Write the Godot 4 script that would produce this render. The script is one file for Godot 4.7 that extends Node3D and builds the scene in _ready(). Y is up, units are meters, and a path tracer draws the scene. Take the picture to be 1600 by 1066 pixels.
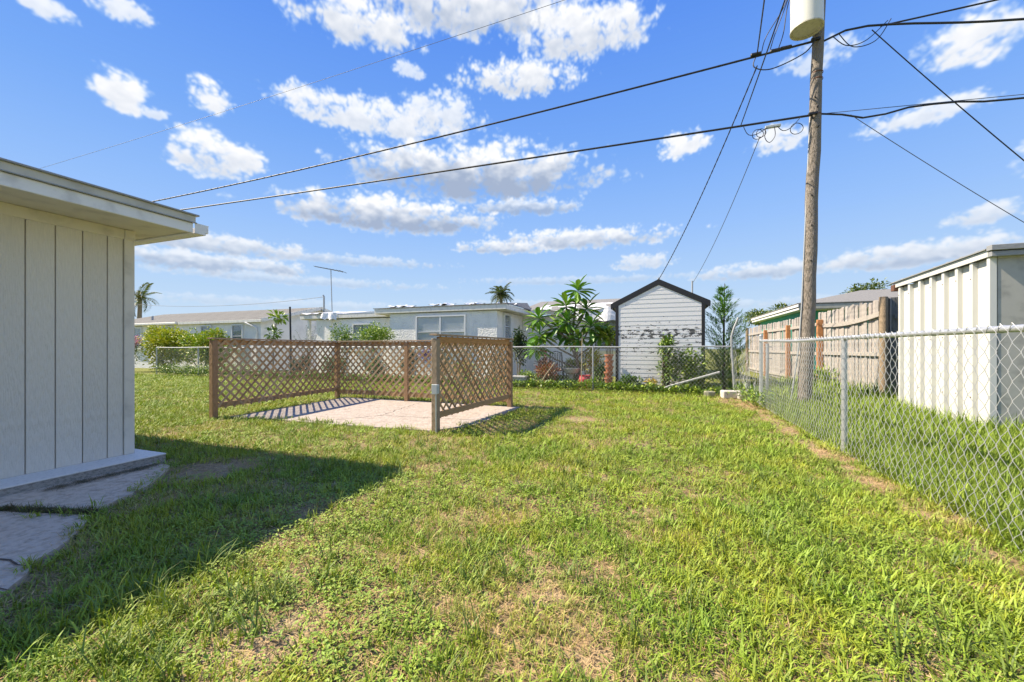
extends Node3D
# World frame: the lot line runs along -Z ("depth" D = -z), X across the lot, y up, metres.

# ------------------------------------------------------------------ shape collector
class Sh:
	var v := PackedVector3Array()
	var n := PackedVector3Array()
	var c := PackedColorArray()
	var t := PackedVector2Array()
	var col := Color.WHITE

	func put(p: Vector3, nn: Vector3, uv := Vector2.ZERO) -> void:
		v.append(p); n.append(nn); c.append(col); t.append(uv)

	func tri(a: Vector3, b: Vector3, d: Vector3) -> void:   # counter-clockwise seen from outside
		var nn := (b - a).cross(d - a).normalized()
		put(a, nn); put(d, nn); put(b, nn)

	func quad(a: Vector3, b: Vector3, d: Vector3, e: Vector3) -> void:
		var nn := (d - a).cross(e - b).normalized()
		put(a, nn); put(d, nn); put(b, nn)
		put(a, nn); put(e, nn); put(d, nn)

	func quad_uv(a: Vector3, b: Vector3, d: Vector3, e: Vector3, ua: Vector2, ub: Vector2, ud: Vector2, ue: Vector2) -> void:
		var nn := (d - a).cross(e - b).normalized()
		put(a, nn, ua); put(d, nn, ud); put(b, nn, ub)
		put(a, nn, ua); put(e, nn, ue); put(d, nn, ud)

	func box(ctr: Vector3, size: Vector3, bs := Basis(), ch := 0.0) -> void:
		var h := size * 0.5
		if ch <= 0.0:
			var p := []
			for i in 8:
				p.append(ctr + bs * Vector3(h.x if i & 1 else -h.x, h.y if i & 2 else -h.y, h.z if i & 4 else -h.z))
			quad(p[4], p[5], p[7], p[6]); quad(p[1], p[0], p[2], p[3])
			quad(p[5], p[1], p[3], p[7]); quad(p[0], p[4], p[6], p[2])
			quad(p[6], p[7], p[3], p[2]); quad(p[0], p[1], p[5], p[4])
			return
		ch = minf(ch, minf(h.x, minf(h.y, h.z)) * 0.8)
		var q := {}
		for sx in [-1, 1]:
			for sy in [-1, 1]:
				for sz in [-1, 1]:
					var s := Vector3(sx, sy, sz)
					for ax in 3:
						var e := h - Vector3(ch, ch, ch)
						e[ax] = h[ax]
						q[[sx, sy, sz, ax]] = ctr + bs * (s * e)
		for ax in 3:
			var b1 := (ax + 1) % 3
			var b2 := (ax + 2) % 3
			for s in [-1, 1]:
				var k := []
				for w in [[-1, -1], [1, -1], [1, 1], [-1, 1]]:
					var id := [0, 0, 0, ax]
					id[ax] = s; id[b1] = w[0]; id[b2] = w[1]
					k.append(q[id])
				if s == 1: quad(k[0], k[1], k[2], k[3])
				else: quad(k[3], k[2], k[1], k[0])
			for s1 in [-1, 1]:
				for s2 in [-1, 1]:
					var k := []
					for w in [[-1, b1], [1, b1], [1, b2], [-1, b2]]:
						var id := [0, 0, 0, w[1]]
						id[ax] = w[0]; id[b1] = s1; id[b2] = s2
						k.append(q[id])
					if s1 * s2 == 1: quad(k[3], k[2], k[1], k[0])
					else: quad(k[0], k[1], k[2], k[3])
		for sx in [-1, 1]:
			for sy in [-1, 1]:
				for sz in [-1, 1]:
					var a: Vector3 = q[[sx, sy, sz, 0]]
					var b: Vector3 = q[[sx, sy, sz, 1]]
					var d: Vector3 = q[[sx, sy, sz, 2]]
					if sx * sy * sz == 1: tri(a, b, d)
					else: tri(a, d, b)

	func bar(a: Vector3, b: Vector3, w: float, hgt: float, up := Vector3.UP, ch := 0.0) -> void:
		var x := (b - a)
		var l := x.length()
		x /= l
		if absf(x.dot(up)) > 0.98: up = Vector3.RIGHT
		var z := x.cross(up).normalized()
		var y := z.cross(x)
		box((a + b) * 0.5, Vector3(l, hgt, w), Basis(x, y, z), ch)

	func prism(p: Array, ext: Vector3) -> void:    # convex outline, counter-clockwise seen against ext
		var m := p.size()
		for i in range(1, m - 1):
			tri(p[0] + ext, p[i] + ext, p[i + 1] + ext)
			tri(p[0], p[i + 1], p[i])
		for i in m:
			var a: Vector3 = p[i]
			var b: Vector3 = p[(i + 1) % m]
			quad(a, b, b + ext, a + ext)

	func tube(p: PackedVector3Array, r0: float, r1: float, sides := 8, caps := true, radii := []) -> void:
		var m := p.size()
		var u := Vector3.ZERO
		var rings := []
		var nrm := []
		for i in m:
			var d := (p[mini(i + 1, m - 1)] - p[maxi(i - 1, 0)]).normalized()
			if i == 0:
				u = d.cross(Vector3.UP if absf(d.y) < 0.9 else Vector3.RIGHT).normalized()
			u = (u - d * u.dot(d)).normalized()
			var w := d.cross(u)
			var r: float = radii[i] if radii.size() else lerpf(r0, r1, float(i) / (m - 1))
			var ring := []
			var rn := []
			for k in sides:
				var a := TAU * k / sides
				var o := u * cos(a) + w * sin(a)
				ring.append(p[i] + o * r)
				rn.append(o)
			rings.append(ring); nrm.append(rn)
		for i in m - 1:
			for k in sides:
				var k2 := (k + 1) % sides
				var a: Vector3 = rings[i][k]; var b: Vector3 = rings[i][k2]
				var d: Vector3 = rings[i + 1][k2]; var e: Vector3 = rings[i + 1][k]
				var na: Vector3 = nrm[i][k]; var nb: Vector3 = nrm[i][k2]
				var nd: Vector3 = nrm[i + 1][k2]; var ne: Vector3 = nrm[i + 1][k]
				put(a, na); put(d, nd); put(b, nb)
				put(a, na); put(e, ne); put(d, nd)
		if caps:
			for k in range(1, sides - 1):
				tri(rings[0][0], rings[0][k + 1], rings[0][k])
				tri(rings[m - 1][0], rings[m - 1][k], rings[m - 1][k + 1])

	func lathe(ctr: Vector3, prof: Array, sides := 20) -> void:   # prof: [radius, y] from the bottom up
		for i in prof.size() - 1:
			var r0: float = prof[i][0]; var y0: float = prof[i][1]
			var r1: float = prof[i + 1][0]; var y1: float = prof[i + 1][1]
			var sl := Vector2(y1 - y0, r0 - r1).normalized()
			for k in sides:
				var a0 := TAU * k / sides
				var a1 := TAU * (k + 1) / sides
				var d0 := Vector3(cos(a0), 0, sin(a0))
				var d1 := Vector3(cos(a1), 0, sin(a1))
				var n0 := (d0 * sl.x + Vector3.UP * sl.y).normalized()
				var n1 := (d1 * sl.x + Vector3.UP * sl.y).normalized()
				var a := ctr + d0 * r0 + Vector3.UP * y0
				var b := ctr + d1 * r0 + Vector3.UP * y0
				var d := ctr + d1 * r1 + Vector3.UP * y1
				var e := ctr + d0 * r1 + Vector3.UP * y1
				put(a, n0); put(b, n1); put(d, n1)
				put(a, n0); put(d, n1); put(e, n0)

	func leaf(p: Vector3, dir: Vector3, nn: Vector3, l: float, w: float, fold := 0.25, droop := 0.0) -> void:
		dir = dir.normalized()
		var side := dir.cross(nn)
		if side.length_squared() < 0.0001: side = dir.cross(Vector3.RIGHT)
		side = side.normalized()
		var up := side.cross(dir).normalized()
		var m := p + dir * l * 0.5 - up * w * fold * 0.5
		var e := p + dir * l - up * (w * fold + l * droop)
		var a := m + side * w * 0.5 + up * w * fold
		var b := m - side * w * 0.5 + up * w * fold
		tri(p, m, a); tri(m, e, a)
		tri(p, b, m); tri(m, b, e)

	func blade(p: Vector3, yaw: float, lean: float, l: float, w: float) -> void:
		var d := Vector3(cos(yaw), 0, sin(yaw))
		var s := Vector3(-sin(yaw), 0, cos(yaw)) * w * 0.5
		var q := [p]
		var ang := lean * 0.45
		for i in 3:
			q.append(q[i] + (Vector3.UP * cos(ang) + d * sin(ang)) * l / 3.0)
			ang += lean * 0.45
		quad(q[0] - s, q[0] + s, q[1] + s, q[1] - s)
		quad(q[1] - s, q[1] + s, q[2] + s * 0.8, q[2] - s * 0.8)
		tri(q[2] - s * 0.8, q[2] + s * 0.8, q[3])

	func mesh() -> ArrayMesh:
		var am := ArrayMesh.new()
		var ar := []
		ar.resize(Mesh.ARRAY_MAX)
		ar[Mesh.ARRAY_VERTEX] = v
		ar[Mesh.ARRAY_NORMAL] = n
		ar[Mesh.ARRAY_COLOR] = c
		ar[Mesh.ARRAY_TEX_UV] = t
		am.add_surface_from_arrays(Mesh.PRIMITIVE_TRIANGLES, ar)
		return am

# ------------------------------------------------------------------ helpers
var rng := RandomNumberGenerator.new()
var M := {}
var lump := FastNoiseLite.new()
var patch := FastNoiseLite.new()
var fine := FastNoiseLite.new()

func P(x: float, d: float, y := 0.0) -> Vector3:
	return Vector3(x, y, -d)

func lin(r: float, g: float, b: float) -> Color:
	return Color(r, g, b).linear_to_srgb()

func R(a: float, b: float) -> float:
	return rng.randf_range(a, b)

func add(parent: Node, called: String, m: Mesh, mt: Material, xf := Transform3D()) -> MeshInstance3D:
	var o := MeshInstance3D.new()
	o.name = called
	o.mesh = m
	o.material_override = mt
	o.transform = xf
	parent.add_child(o, true)
	return o

func put(parent: Node, called: String, s: Sh, mt: Material) -> MeshInstance3D:
	return add(parent, called, s.mesh(), mt)

func tag(o: Node, label: String, category := "", group := "", kind := "") -> void:
	if label: o.set_meta("label", label)
	if category: o.set_meta("category", category)
	if group: o.set_meta("group", group)
	if kind: o.set_meta("kind", kind)

func thing(called: String, label: String, category: String, at := Vector3.ZERO, turn := 0.0, group := "") -> Node3D:
	var o := Node3D.new()
	o.name = called
	add_child(o, true)
	o.position = at
	o.rotation.y = turn
	tag(o, label, category, group)
	return o

func boxpart(parent: Node, called: String, ctr: Vector3, size: Vector3, mt: Material, ch := 0.004) -> MeshInstance3D:
	var s := Sh.new()
	s.box(Vector3.ZERO, size, Basis(), ch)
	return add(parent, called, s.mesh(), mt, Transform3D(Basis(), ctr))

func ntex(sd: int, freq: float, cols: Array, offs: Array, oct := 4, size := 512, normal := 0.0, kind := FastNoiseLite.TYPE_SIMPLEX_SMOOTH) -> NoiseTexture2D:
	var f := FastNoiseLite.new()
	f.noise_type = kind
	f.seed = sd
	f.frequency = freq
	f.fractal_octaves = oct
	var t := NoiseTexture2D.new()
	t.width = size
	t.height = size
	t.seamless = true
	t.noise = f
	if normal > 0.0:
		t.as_normal_map = true
		t.bump_strength = normal
	else:
		var g := Gradient.new()
		g.offsets = PackedFloat32Array(offs)
		var pc := PackedColorArray()
		for k in cols:
			pc.append((Color(k, k, k) if k is float else k).linear_to_srgb())
		g.colors = pc
		t.color_ramp = g
	return t

func mat(key: String, base: Color, rough: float, tex: Texture2D = null, scale := Vector3.ONE, nrm: Texture2D = null, nstr := 1.0, world := true, metal := 0.0) -> StandardMaterial3D:
	var m := StandardMaterial3D.new()
	m.albedo_color = base.linear_to_srgb()
	m.roughness = rough
	m.metallic = metal
	m.cull_mode = BaseMaterial3D.CULL_DISABLED
	if tex or nrm:
		m.uv1_triplanar = true
		m.uv1_world_triplanar = world
		m.uv1_scale = scale
		m.uv1_triplanar_sharpness = 6.0
	if tex: m.albedo_texture = tex
	if nrm:
		m.normal_enabled = true
		m.normal_texture = nrm
		m.normal_scale = nstr
	M[key] = m
	return m

func leafmat(key: String, rough := 0.55, back := Color(0.10, 0.16, 0.02)) -> StandardMaterial3D:
	var m := StandardMaterial3D.new()
	m.vertex_color_use_as_albedo = true
	m.roughness = rough
	m.cull_mode = BaseMaterial3D.CULL_DISABLED
	m.backlight_enabled = true
	m.backlight = back.linear_to_srgb()
	M[key] = m
	return m

func pick(cols: Array, vary := 0.18) -> Color:
	var k: Color = cols[rng.randi() % cols.size()]
	var f := R(1.0 - vary, 1.0 + vary)
	return Color(k.r * f * R(0.93, 1.07), k.g * f, k.b * f * R(0.9, 1.1))

func in_poly(x: float, d: float, poly: PackedVector2Array) -> bool:
	return Geometry2D.is_point_in_polygon(Vector2(x, d), poly)

# ------------------------------------------------------------------ entry
func _ready() -> void:
	rng.seed = 20240
	lump.seed = 5; lump.frequency = 0.8
	patch.seed = 11; patch.frequency = 0.55; patch.fractal_octaves = 3
	fine.seed = 23; fine.frequency = 3.0; fine.fractal_octaves = 2
	camera_and_light()
	materials()
	ground()
	concrete()
	own_house()
	lattice_enclosure()
	white_shed()
	metal_shed()
	main_house()
	gable_house()
	teal_house()
	near_chain_fence()
	back_chain_fence()
	wood_fence()
	utility_pole()
	cables()
	garden_things()
	plants()
	far_trees()
	lawn()

func camera_and_light() -> void:
	var cam := Camera3D.new()
	cam.name = "camera"
	add_child(cam)
	cam.position = Vector3(0, 1.15, 0)
	cam.rotation_degrees = Vector3(0, 20, 0)
	cam.projection = Camera3D.PROJECTION_FRUSTUM
	cam.near = 0.05
	cam.far = 2000.0
	cam.size = 0.1 * 533.0 / 620.0
	cam.frustum_offset = Vector2(0, 12.0 / 620.0 * 0.05)
	cam.current = true
	var sun := DirectionalLight3D.new()
	sun.name = "sun"
	add_child(sun)
	sun.look_at_from_position(Vector3.ZERO, Vector3(2.21, -2.5, -0.41), Vector3.UP)
	sun.light_energy = 1.6
	sun.light_angular_distance = 0.53
	sun.light_color = Color(1.0, 0.94, 0.84)
	sun.shadow_enabled = true
	var we := WorldEnvironment.new()
	we.name = "environment"
	var e := Environment.new()
	e.background_mode = Environment.BG_SKY
	e.tonemap_mode = Environment.TONE_MAPPER_LINEAR
	e.tonemap_exposure = 1.95
	e.background_energy_multiplier = 0.565
	e.sdfgi_enabled = true
	e.ssao_enabled = true
	e.ssil_enabled = true
	var sky := Sky.new()
	var pm := PanoramaSkyMaterial.new()
	pm.panorama = ImageTexture.create_from_image(sky_image())
	sky.sky_material = pm
	e.sky = sky
	we.environment = e
	add_child(we)

func sky_image() -> Image:
	var w := 3072
	var h := 1536
	var im := Image.create(w, h, false, Image.FORMAT_RGB8)
	# clear air: pale at the horizon, deeper blue upwards (sRGB values as seen)
	var stops := [[-90.0, Color(0.42, 0.42, 0.36)], [-0.2, Color(0.5, 0.5, 0.45)], [0.0, Color(0.77, 0.84, 0.91)], [4.0, Color(0.75, 0.84, 0.93)], [9.0, Color(0.68, 0.80, 0.94)], [16.0, Color(0.58, 0.735, 0.95)], [26.0, Color(0.46, 0.65, 0.935)], [40.0, Color(0.35, 0.555, 0.91)], [90.0, Color(0.22, 0.43, 0.80)]]
	for y in h:
		var el := 90.0 - (y + 0.5) / h * 180.0
		var k := Color.BLACK
		for i in stops.size() - 1:
			if el >= stops[i][0]:
				k = stops[i][1].lerp(stops[i + 1][1], clampf((el - stops[i][0]) / (stops[i + 1][0] - stops[i][0]), 0, 1))
		im.fill_rect(Rect2i(0, y, w, 1), k)
	var data := im.get_data()
	# clouds: azimuth and elevation in degrees, half width, half height, greyness of the base, opacity
	var cl := [[-70.0,29.1,2.6,1.2,.1,.9],[-64.8,31.4,3.2,1.5,.1,.9],[-65.0,24.5,2.9,2.5,.15,1.],[-62.1,23.7,1.3,0.8,.1,.8],[-57.5,26.7,2.5,2.4,.1,1.],[-56.8,21.0,5.6,3.2,.25,1.],[-48.6,29.7,2.4,1.4,.1,.9],[-41.2,37.2,10.0,3.4,.3,1.],[-25.5,40.4,19.0,4.2,.45,1.],[-9.9,37.9,12.0,3.8,.3,1.],[-19.3,34.0,10.5,2.6,.3,1.],[-39.5,28.4,13.0,3.0,.2,.95],[-30.1,29.8,6.5,3.2,.2,.9],[-25.1,23.4,21.5,4.9,.9,1.],[-37.0,17.6,18.0,3.2,.75,1.],[-18.0,19.5,9.0,1.6,.8,.8],[-10.4,15.1,16.0,1.9,.5,.95],[-21.4,14.2,8.0,1.3,.5,.9],[-56.3,11.8,11.5,1.7,.6,.95],[-57.7,9.6,13.0,1.7,.9,.9],[-41.2,11.6,13.0,1.0,.6,.6],[3.5,25.1,3.8,2.1,.12,1.],[13.8,23.5,3.4,1.9,.15,.95],[-2.1,11.7,4.8,1.6,.3,.85],[29.3,26.9,4.2,3.1,.12,1.],[25.9,22.2,5.6,1.5,.15,.9],[17.5,30.1,4.6,1.9,.1,.75],[30.0,12.2,3.0,1.3,.3,.9],[24.5,9.3,8.0,1.8,.6,.95],[12.2,9.3,9.5,1.5,.6,.85],[29.3,9.6,4.0,1.3,.4,.9],[-34.5,34.1,2.6,1.2,.1,.8],[-47.3,8.6,20.0,0.9,.5,.5],[-10.8,9.6,19.0,0.8,.5,.45],[-50.0,5.6,20.0,0.9,.4,.4],[5.0,5.5,20.0,0.9,.4,.4],[-20.0,6.5,14.0,0.6,.4,.35],[35.0,6.0,16.0,1.2,.4,.5],[33.5,16.0,2.4,2.2,.2,.9]]
	var r2 := RandomNumberGenerator.new()
	r2.seed = 77
	for i in 70:       # the same fair-weather sky goes on round the rest of the horizon
		var az := r2.randf_range(42.0, 280.0)
		var el := pow(r2.randf(), 1.3) * 50.0 + 6.0
		var wd := r2.randf_range(4.0, 16.0) * (1.3 if el < 16.0 else 0.9)
		cl.append([az, el, wd, wd * r2.randf_range(0.14, 0.32) * (0.6 if el < 14.0 else 1.2), r2.randf_range(0.1, 0.8), r2.randf_range(0.7, 1.0)])
	for i in 16:
		cl.append([r2.randf_range(-180.0, 180.0), r2.randf_range(48.0, 75.0), r2.randf_range(6.0, 20.0), r2.randf_range(2.0, 5.0), 0.2, 0.9])
	var fb := FastNoiseLite.new()
	fb.seed = 3; fb.frequency = 0.11; fb.fractal_octaves = 6; fb.fractal_gain = 0.5
	var f2 := FastNoiseLite.new()
	f2.seed = 9; f2.frequency = 0.22; f2.fractal_octaves = 3
	var f3 := FastNoiseLite.new()
	f3.seed = 31; f3.frequency = 0.16; f3.fractal_octaves = 4; f3.fractal_gain = 0.5
	for q in cl:
		var ca: float = q[0]; var ce: float = q[1]; var hw: float = q[2]; var hh: float = q[3]; var gy: float = q[4]; var op: float = q[5]
		var y0 := int((90.0 - ce - hh * 1.7) / 180.0 * h)
		var y1 := int((90.0 - ce + hh * 1.5) / 180.0 * h)
		var ppd := w / 360.0
		var sc := 3.2 / sqrt(maxf(hh, 0.5))           # small clouds have small billows
		for y in range(maxi(y0, 0), mini(y1, h / 2 - 2)):
			var el := 90.0 - (y + 0.5) / h * 180.0
			var dy := (el - ce) / hh
			for xi in range(int(-hw * 1.5 * ppd), int(hw * 1.5 * ppd)):
				var az := ca + xi / ppd
				var dx := xi / ppd / hw
				var e := 1.0 - dx * dx * 0.85 - (dy * dy * 0.8 if dy > 0 else dy * dy * 1.5)
				if e < -0.75: continue
				var nz := fb.get_noise_2d(az * sc * 1.15 + ca * 7.0, el * sc * 1.7 + ce * 5.0) * 0.62
				nz += (absf(f3.get_noise_2d(az * sc * 1.9 + ce, el * sc * 2.3)) - 0.22) * 0.60
				var f := e * 0.95 + nz - 0.26
				if f <= 0.0: continue
				var a := smoothstep(0.0, 0.58, f) * op
				# crowns white, the thick lower part grey-blue
				var n2 := f2.get_noise_2d(az * sc, el * sc * 1.7)
				var g := smoothstep(0.15, 0.9, e + nz * 0.35) * clampf(0.58 - dy * 1.2 + n2 * 0.35, 0, 1) * gy * 1.45
				g = clampf(g + (0.07 + n2 * 0.08) * clampf(f * 1.4, 0, 1), 0, 1)
				var cr := lerpf(0.985, 0.63, g)
				var cg := lerpf(0.985, 0.69, g)
				var cb := lerpf(0.99, 0.79, g)
				if ce < 13.0:                              # seen through more air
					cr = lerpf(cr, 0.80, 0.3); cg = lerpf(cg, 0.85, 0.3); cb = lerpf(cb, 0.92, 0.3)
				var px := posmod(int(az / 360.0 * w), w)
				var o := (y * w + px) * 3
				data[o] = int(lerpf(data[o], cr * 255.0, a))
				data[o + 1] = int(lerpf(data[o + 1], cg * 255.0, a))
				data[o + 2] = int(lerpf(data[o + 2], cb * 255.0, a))
	return Image.create_from_data(w, h, false, Image.FORMAT_RGB8, data)

func materials() -> void:
	var grain := ntex(1, 0.02, [0.55, 0.8, 1.0, 0.85], [0.0, 0.35, 0.65, 1.0], 5)
	var blot := ntex(2, 0.012, [0.72, 0.95, 1.0], [0.0, 0.45, 1.0], 5)
	var speck := ntex(3, 0.06, [0.6, 0.92, 1.0], [0.0, 0.4, 1.0], 4)
	var bumpf := ntex(4, 0.08, [], [], 4, 512, 6.0)
	var bumpg := ntex(6, 0.03, [], [], 4, 512, 8.0)
	# lattice timber: grain along local x
	for i in 4:
		var k: Color = [Color(0.40, 0.26, 0.125), Color(0.50, 0.335, 0.17), Color(0.32, 0.21, 0.11), Color(0.45, 0.33, 0.20)][i]
		var m := mat("slat%d" % i, k, 0.8, grain, Vector3(0.6, 9, 9), bumpg, 0.5, false)
		m.uv1_offset = Vector3(i * 0.37, i * 0.61, i * 0.13)
	mat("rail", Color(0.47, 0.245, 0.09), 0.78, grain, Vector3(0.5, 7, 7), bumpg, 0.6, false)
	mat("cap", Color(0.42, 0.30, 0.20), 0.85, grain, Vector3(0.5, 7, 7), bumpg, 0.6, false)
	mat("post_brown", Color(0.34, 0.21, 0.11), 0.8, grain, Vector3(9, 0.7, 9), bumpg, 0.7)
	mat("post_grey", Color(0.36, 0.27, 0.18), 0.85, grain, Vector3(9, 0.7, 9), bumpg, 0.9)
	mat("post_new", Color(0.50, 0.23, 0.09), 0.75, grain, Vector3(9, 0.7, 9), bumpg, 0.5)
	for i in 4:
		var k: Color = [Color(0.46, 0.42, 0.385), Color(0.52, 0.48, 0.445), Color(0.41, 0.375, 0.345), Color(0.49, 0.435, 0.39)][i]
		mat("picket%d" % i, k, 0.9, grain, Vector3(8, 0.5, 8), bumpg, 0.9)
	mat("fence_rail", Color(0.50, 0.45, 0.40), 0.9, grain, Vector3(8, 8, 0.5), bumpg, 0.9)
	mat("picket_dark", Color(0.22, 0.215, 0.20), 0.9, grain, Vector3(8, 0.5, 8), bumpg, 0.9)
	mat("pole", Color(0.245, 0.21, 0.175), 0.9, ntex(15, 0.03, [0.35, 0.75, 1.0, 0.9], [0.0, 0.3, 0.6, 1.0], 5), Vector3(5, 0.35, 5), bumpg, 1.6)
	# own house
	for i in 3:
		var k: float = [1.0, 0.965, 1.025][i]
		mat("siding%d" % i, Color(0.70, 0.645, 0.54) * k, 0.62, ntex(20 + i, 0.03, [0.88, 1.0], [0.0, 1.0], 4), Vector3(6, 0.45, 6), ntex(25, 0.035, [], [], 5, 512, 7.0), 0.55)
	mat("trim_white", Color(0.80, 0.785, 0.75), 0.5, blot, Vector3(0.7, 0.7, 0.7))
	mat("frieze", Color(0.70, 0.645, 0.54), 0.6, blot, Vector3(0.7, 0.7, 0.7))
	mat("soffit", Color(0.70, 0.66, 0.54), 0.7, blot, Vector3(0.5, 0.5, 0.5))
	mat("slab_paint", Color(0.78, 0.745, 0.68), 0.6, ntex(31, 0.04, [0.7, 0.95, 1.0], [0.0, 0.35, 1.0], 5), Vector3(1.2, 1.2, 1.2), bumpf, 0.2)
	mat("slab_edge", Color(0.36, 0.335, 0.285), 0.85, ntex(33, 0.03, [0.45, 0.9, 1.0], [0.0, 0.5, 1.0], 5), Vector3(1.5, 3, 1.5), bumpf, 0.6)
	mat("membrane", Color(0.56, 0.54, 0.47), 0.8, blot, Vector3(0.6, 0.6, 0.6))
	# concrete
	var conc := ntex(34, 0.018, [Color(0.6, 0.55, 0.5), Color(0.88, 0.85, 0.81), Color(1, 0.98, 0.95), Color(0.9, 0.88, 0.86)], [0.0, 0.4, 0.65, 1.0], 6, 1024)
	mat("walk", Color(0.60, 0.51, 0.41), 0.9, conc, Vector3(0.6, 0.6, 0.6), bumpf, 0.5)
	mat("walk_red", Color(0.63, 0.525, 0.42), 0.9, conc, Vector3(0.8, 0.8, 0.8), bumpf, 0.5)
	mat("patio", Color(0.42, 0.365, 0.315), 0.9, ntex(35, 0.014, [Color(0.68, 0.65, 0.62), Color(0.9, 0.88, 0.86), Color(1, 1, 1)], [0.0, 0.35, 0.75], 6, 1024), Vector3(0.35, 0.35, 0.35), bumpf, 0.4)
	mat("block", Color(0.70, 0.67, 0.58), 0.9, speck, Vector3(2, 2, 2), bumpf, 0.8)
	mat("moss_block", Color(0.34, 0.33, 0.22), 0.95, speck, Vector3(2, 2, 2), bumpf, 0.8)
	# metal
	mat("galv", Color(0.60, 0.62, 0.64), 0.42, ntex(40, 0.05, [0.72, 1.0], [0.2, 0.8], 3), Vector3(3, 3, 3), null, 1.0, true, 0.55)
	mat("galv_dull", Color(0.50, 0.52, 0.53), 0.55, ntex(41, 0.05, [0.6, 1.0], [0.2, 0.8], 3), Vector3(3, 3, 3), null, 1.0, true, 0.35)
	mat("wire", Color(0.62, 0.63, 0.64), 0.4, null, Vector3.ONE, null, 1.0, true, 0.5)
	mat("shed_cream", Color(0.66, 0.66, 0.625), 0.45, ntex(42, 0.014, [0.86, 0.98, 1.0], [0.0, 0.4, 1.0], 5), Vector3(0.8, 0.3, 0.8))
	mat("shed_grey", Color(0.44, 0.43, 0.39), 0.5, blot, Vector3(0.7, 0.7, 0.7))
	mat("shed_door", Color(0.20, 0.22, 0.23), 0.5, blot, Vector3(0.7, 0.7, 0.7))
	mat("shed_beam", Color(0.36, 0.37, 0.38), 0.5, ntex(43, 0.03, [0.6, 1.0], [0.0, 1.0], 4), Vector3(0.6, 5, 5))
	mat("rusty", Color(0.16, 0.075, 0.05), 0.9, speck, Vector3(4, 4, 4))
	mat("box_grey", Color(0.45, 0.49, 0.50), 0.5, blot, Vector3(3, 3, 3))
	mat("tank", Color(0.80, 0.79, 0.71), 0.35, ntex(44, 0.01, [0.88, 1.0], [0.0, 1.0], 4), Vector3(1, 0.3, 1))
	mat("rust_streak", Color(0.50, 0.25, 0.07), 0.8, speck, Vector3(6, 1, 6))
	mat("tank_base", Color(0.58, 0.55, 0.44), 0.5, blot, Vector3(2, 2, 2))
	mat("black_cable", Color(0.018, 0.018, 0.02), 0.5)
	mat("thin_wire", Color(0.10, 0.105, 0.115), 0.5)
	mat("iron", Color(0.02, 0.02, 0.022), 0.45, null, Vector3.ONE, null, 1.0, true, 0.3)
	# sheds and houses
	mat("black_trim", Color(0.022, 0.022, 0.024), 0.5, ntex(45, 0.04, [0.6, 1.0, 4.0], [0.0, 0.8, 1.0], 4), Vector3(2, 2, 2))
	mat("stucco", Color(0.87, 0.86, 0.84), 0.9, ntex(46, 0.012, [0.9, 1.0], [0.0, 0.6], 5), Vector3(0.3, 0.3, 0.3), bumpf, 0.5)
	mat("stucco_warm", Color(0.87, 0.86, 0.835), 0.9, ntex(47, 0.012, [0.88, 1.0], [0.0, 0.6], 5), Vector3(0.3, 0.3, 0.3), bumpf, 0.4)
	mat("teal", Color(0.055, 0.36, 0.29), 0.8, blot, Vector3(0.4, 0.4, 0.4))
	mat("shingle", Color(0.25, 0.245, 0.235), 0.95, ntex(48, 0.03, [0.55, 0.9, 1.0], [0.0, 0.45, 1.0], 5), Vector3(0.6, 0.6, 2.2), bumpf, 0.8)
	mat("shingle_streaked", Color(0.21, 0.205, 0.19), 0.95, ntex(49, 0.012, [0.4, 0.8, 1.0], [0.0, 0.42, 1.0], 5), Vector3(0.9, 0.2, 0.12), bumpf, 0.8)
	mat("tarp", Color(0.82, 0.82, 0.83), 0.45, null, Vector3.ONE, bumpf, 0.3)
	mat("win_frame", Color(0.68, 0.70, 0.71), 0.45, null)
	mat("blind", Color(0.56, 0.57, 0.56), 0.9, ntex(50, 0.02, [0.85, 1.0], [0.0, 1.0], 3), Vector3(6, 0.2, 6))
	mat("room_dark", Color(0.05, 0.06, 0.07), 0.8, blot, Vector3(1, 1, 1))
	var gl := mat("glass", Color(0.7, 0.78, 0.8), 0.03)
	gl.transparency = BaseMaterial3D.TRANSPARENCY_ALPHA
	gl.albedo_color.a = 0.18
	mat("terracotta", Color(0.42, 0.17, 0.09), 0.9, speck, Vector3(4, 4, 4))
	mat("red_plastic", Color(0.45, 0.04, 0.05), 0.4)
	mat("pink_red", Color(0.60, 0.09, 0.10), 0.45)
	mat("blue_pot", Color(0.09, 0.16, 0.22), 0.4)
	mat("grey_pot", Color(0.40, 0.40, 0.39), 0.8, speck, Vector3(3, 3, 3))
	mat("stone", Color(0.50, 0.48, 0.44), 0.9, speck, Vector3(3, 3, 3), bumpf, 0.6)
	mat("pvc", Color(0.66, 0.65, 0.60), 0.5, blot, Vector3(2, 2, 2))
	mat("bamboo", Color(0.50, 0.42, 0.27), 0.7, speck, Vector3(4, 4, 4))
	mat("bark", Color(0.28, 0.235, 0.19), 0.95, speck, Vector3(5, 2, 5), bumpg, 1.0)
	mat("bark_dark", Color(0.10, 0.075, 0.055), 0.95, speck, Vector3(5, 2, 5), bumpg, 1.0)
	leafmat("leaf", 0.45, Color(0.16, 0.25, 0.03))
	leafmat("grass", 0.6, Color(0.24, 0.28, 0.04))
	leafmat("dry", 0.9, Color(0.12, 0.10, 0.05))
	leafmat("petal", 0.7, Color(0.2, 0.1, 0.12))
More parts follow.
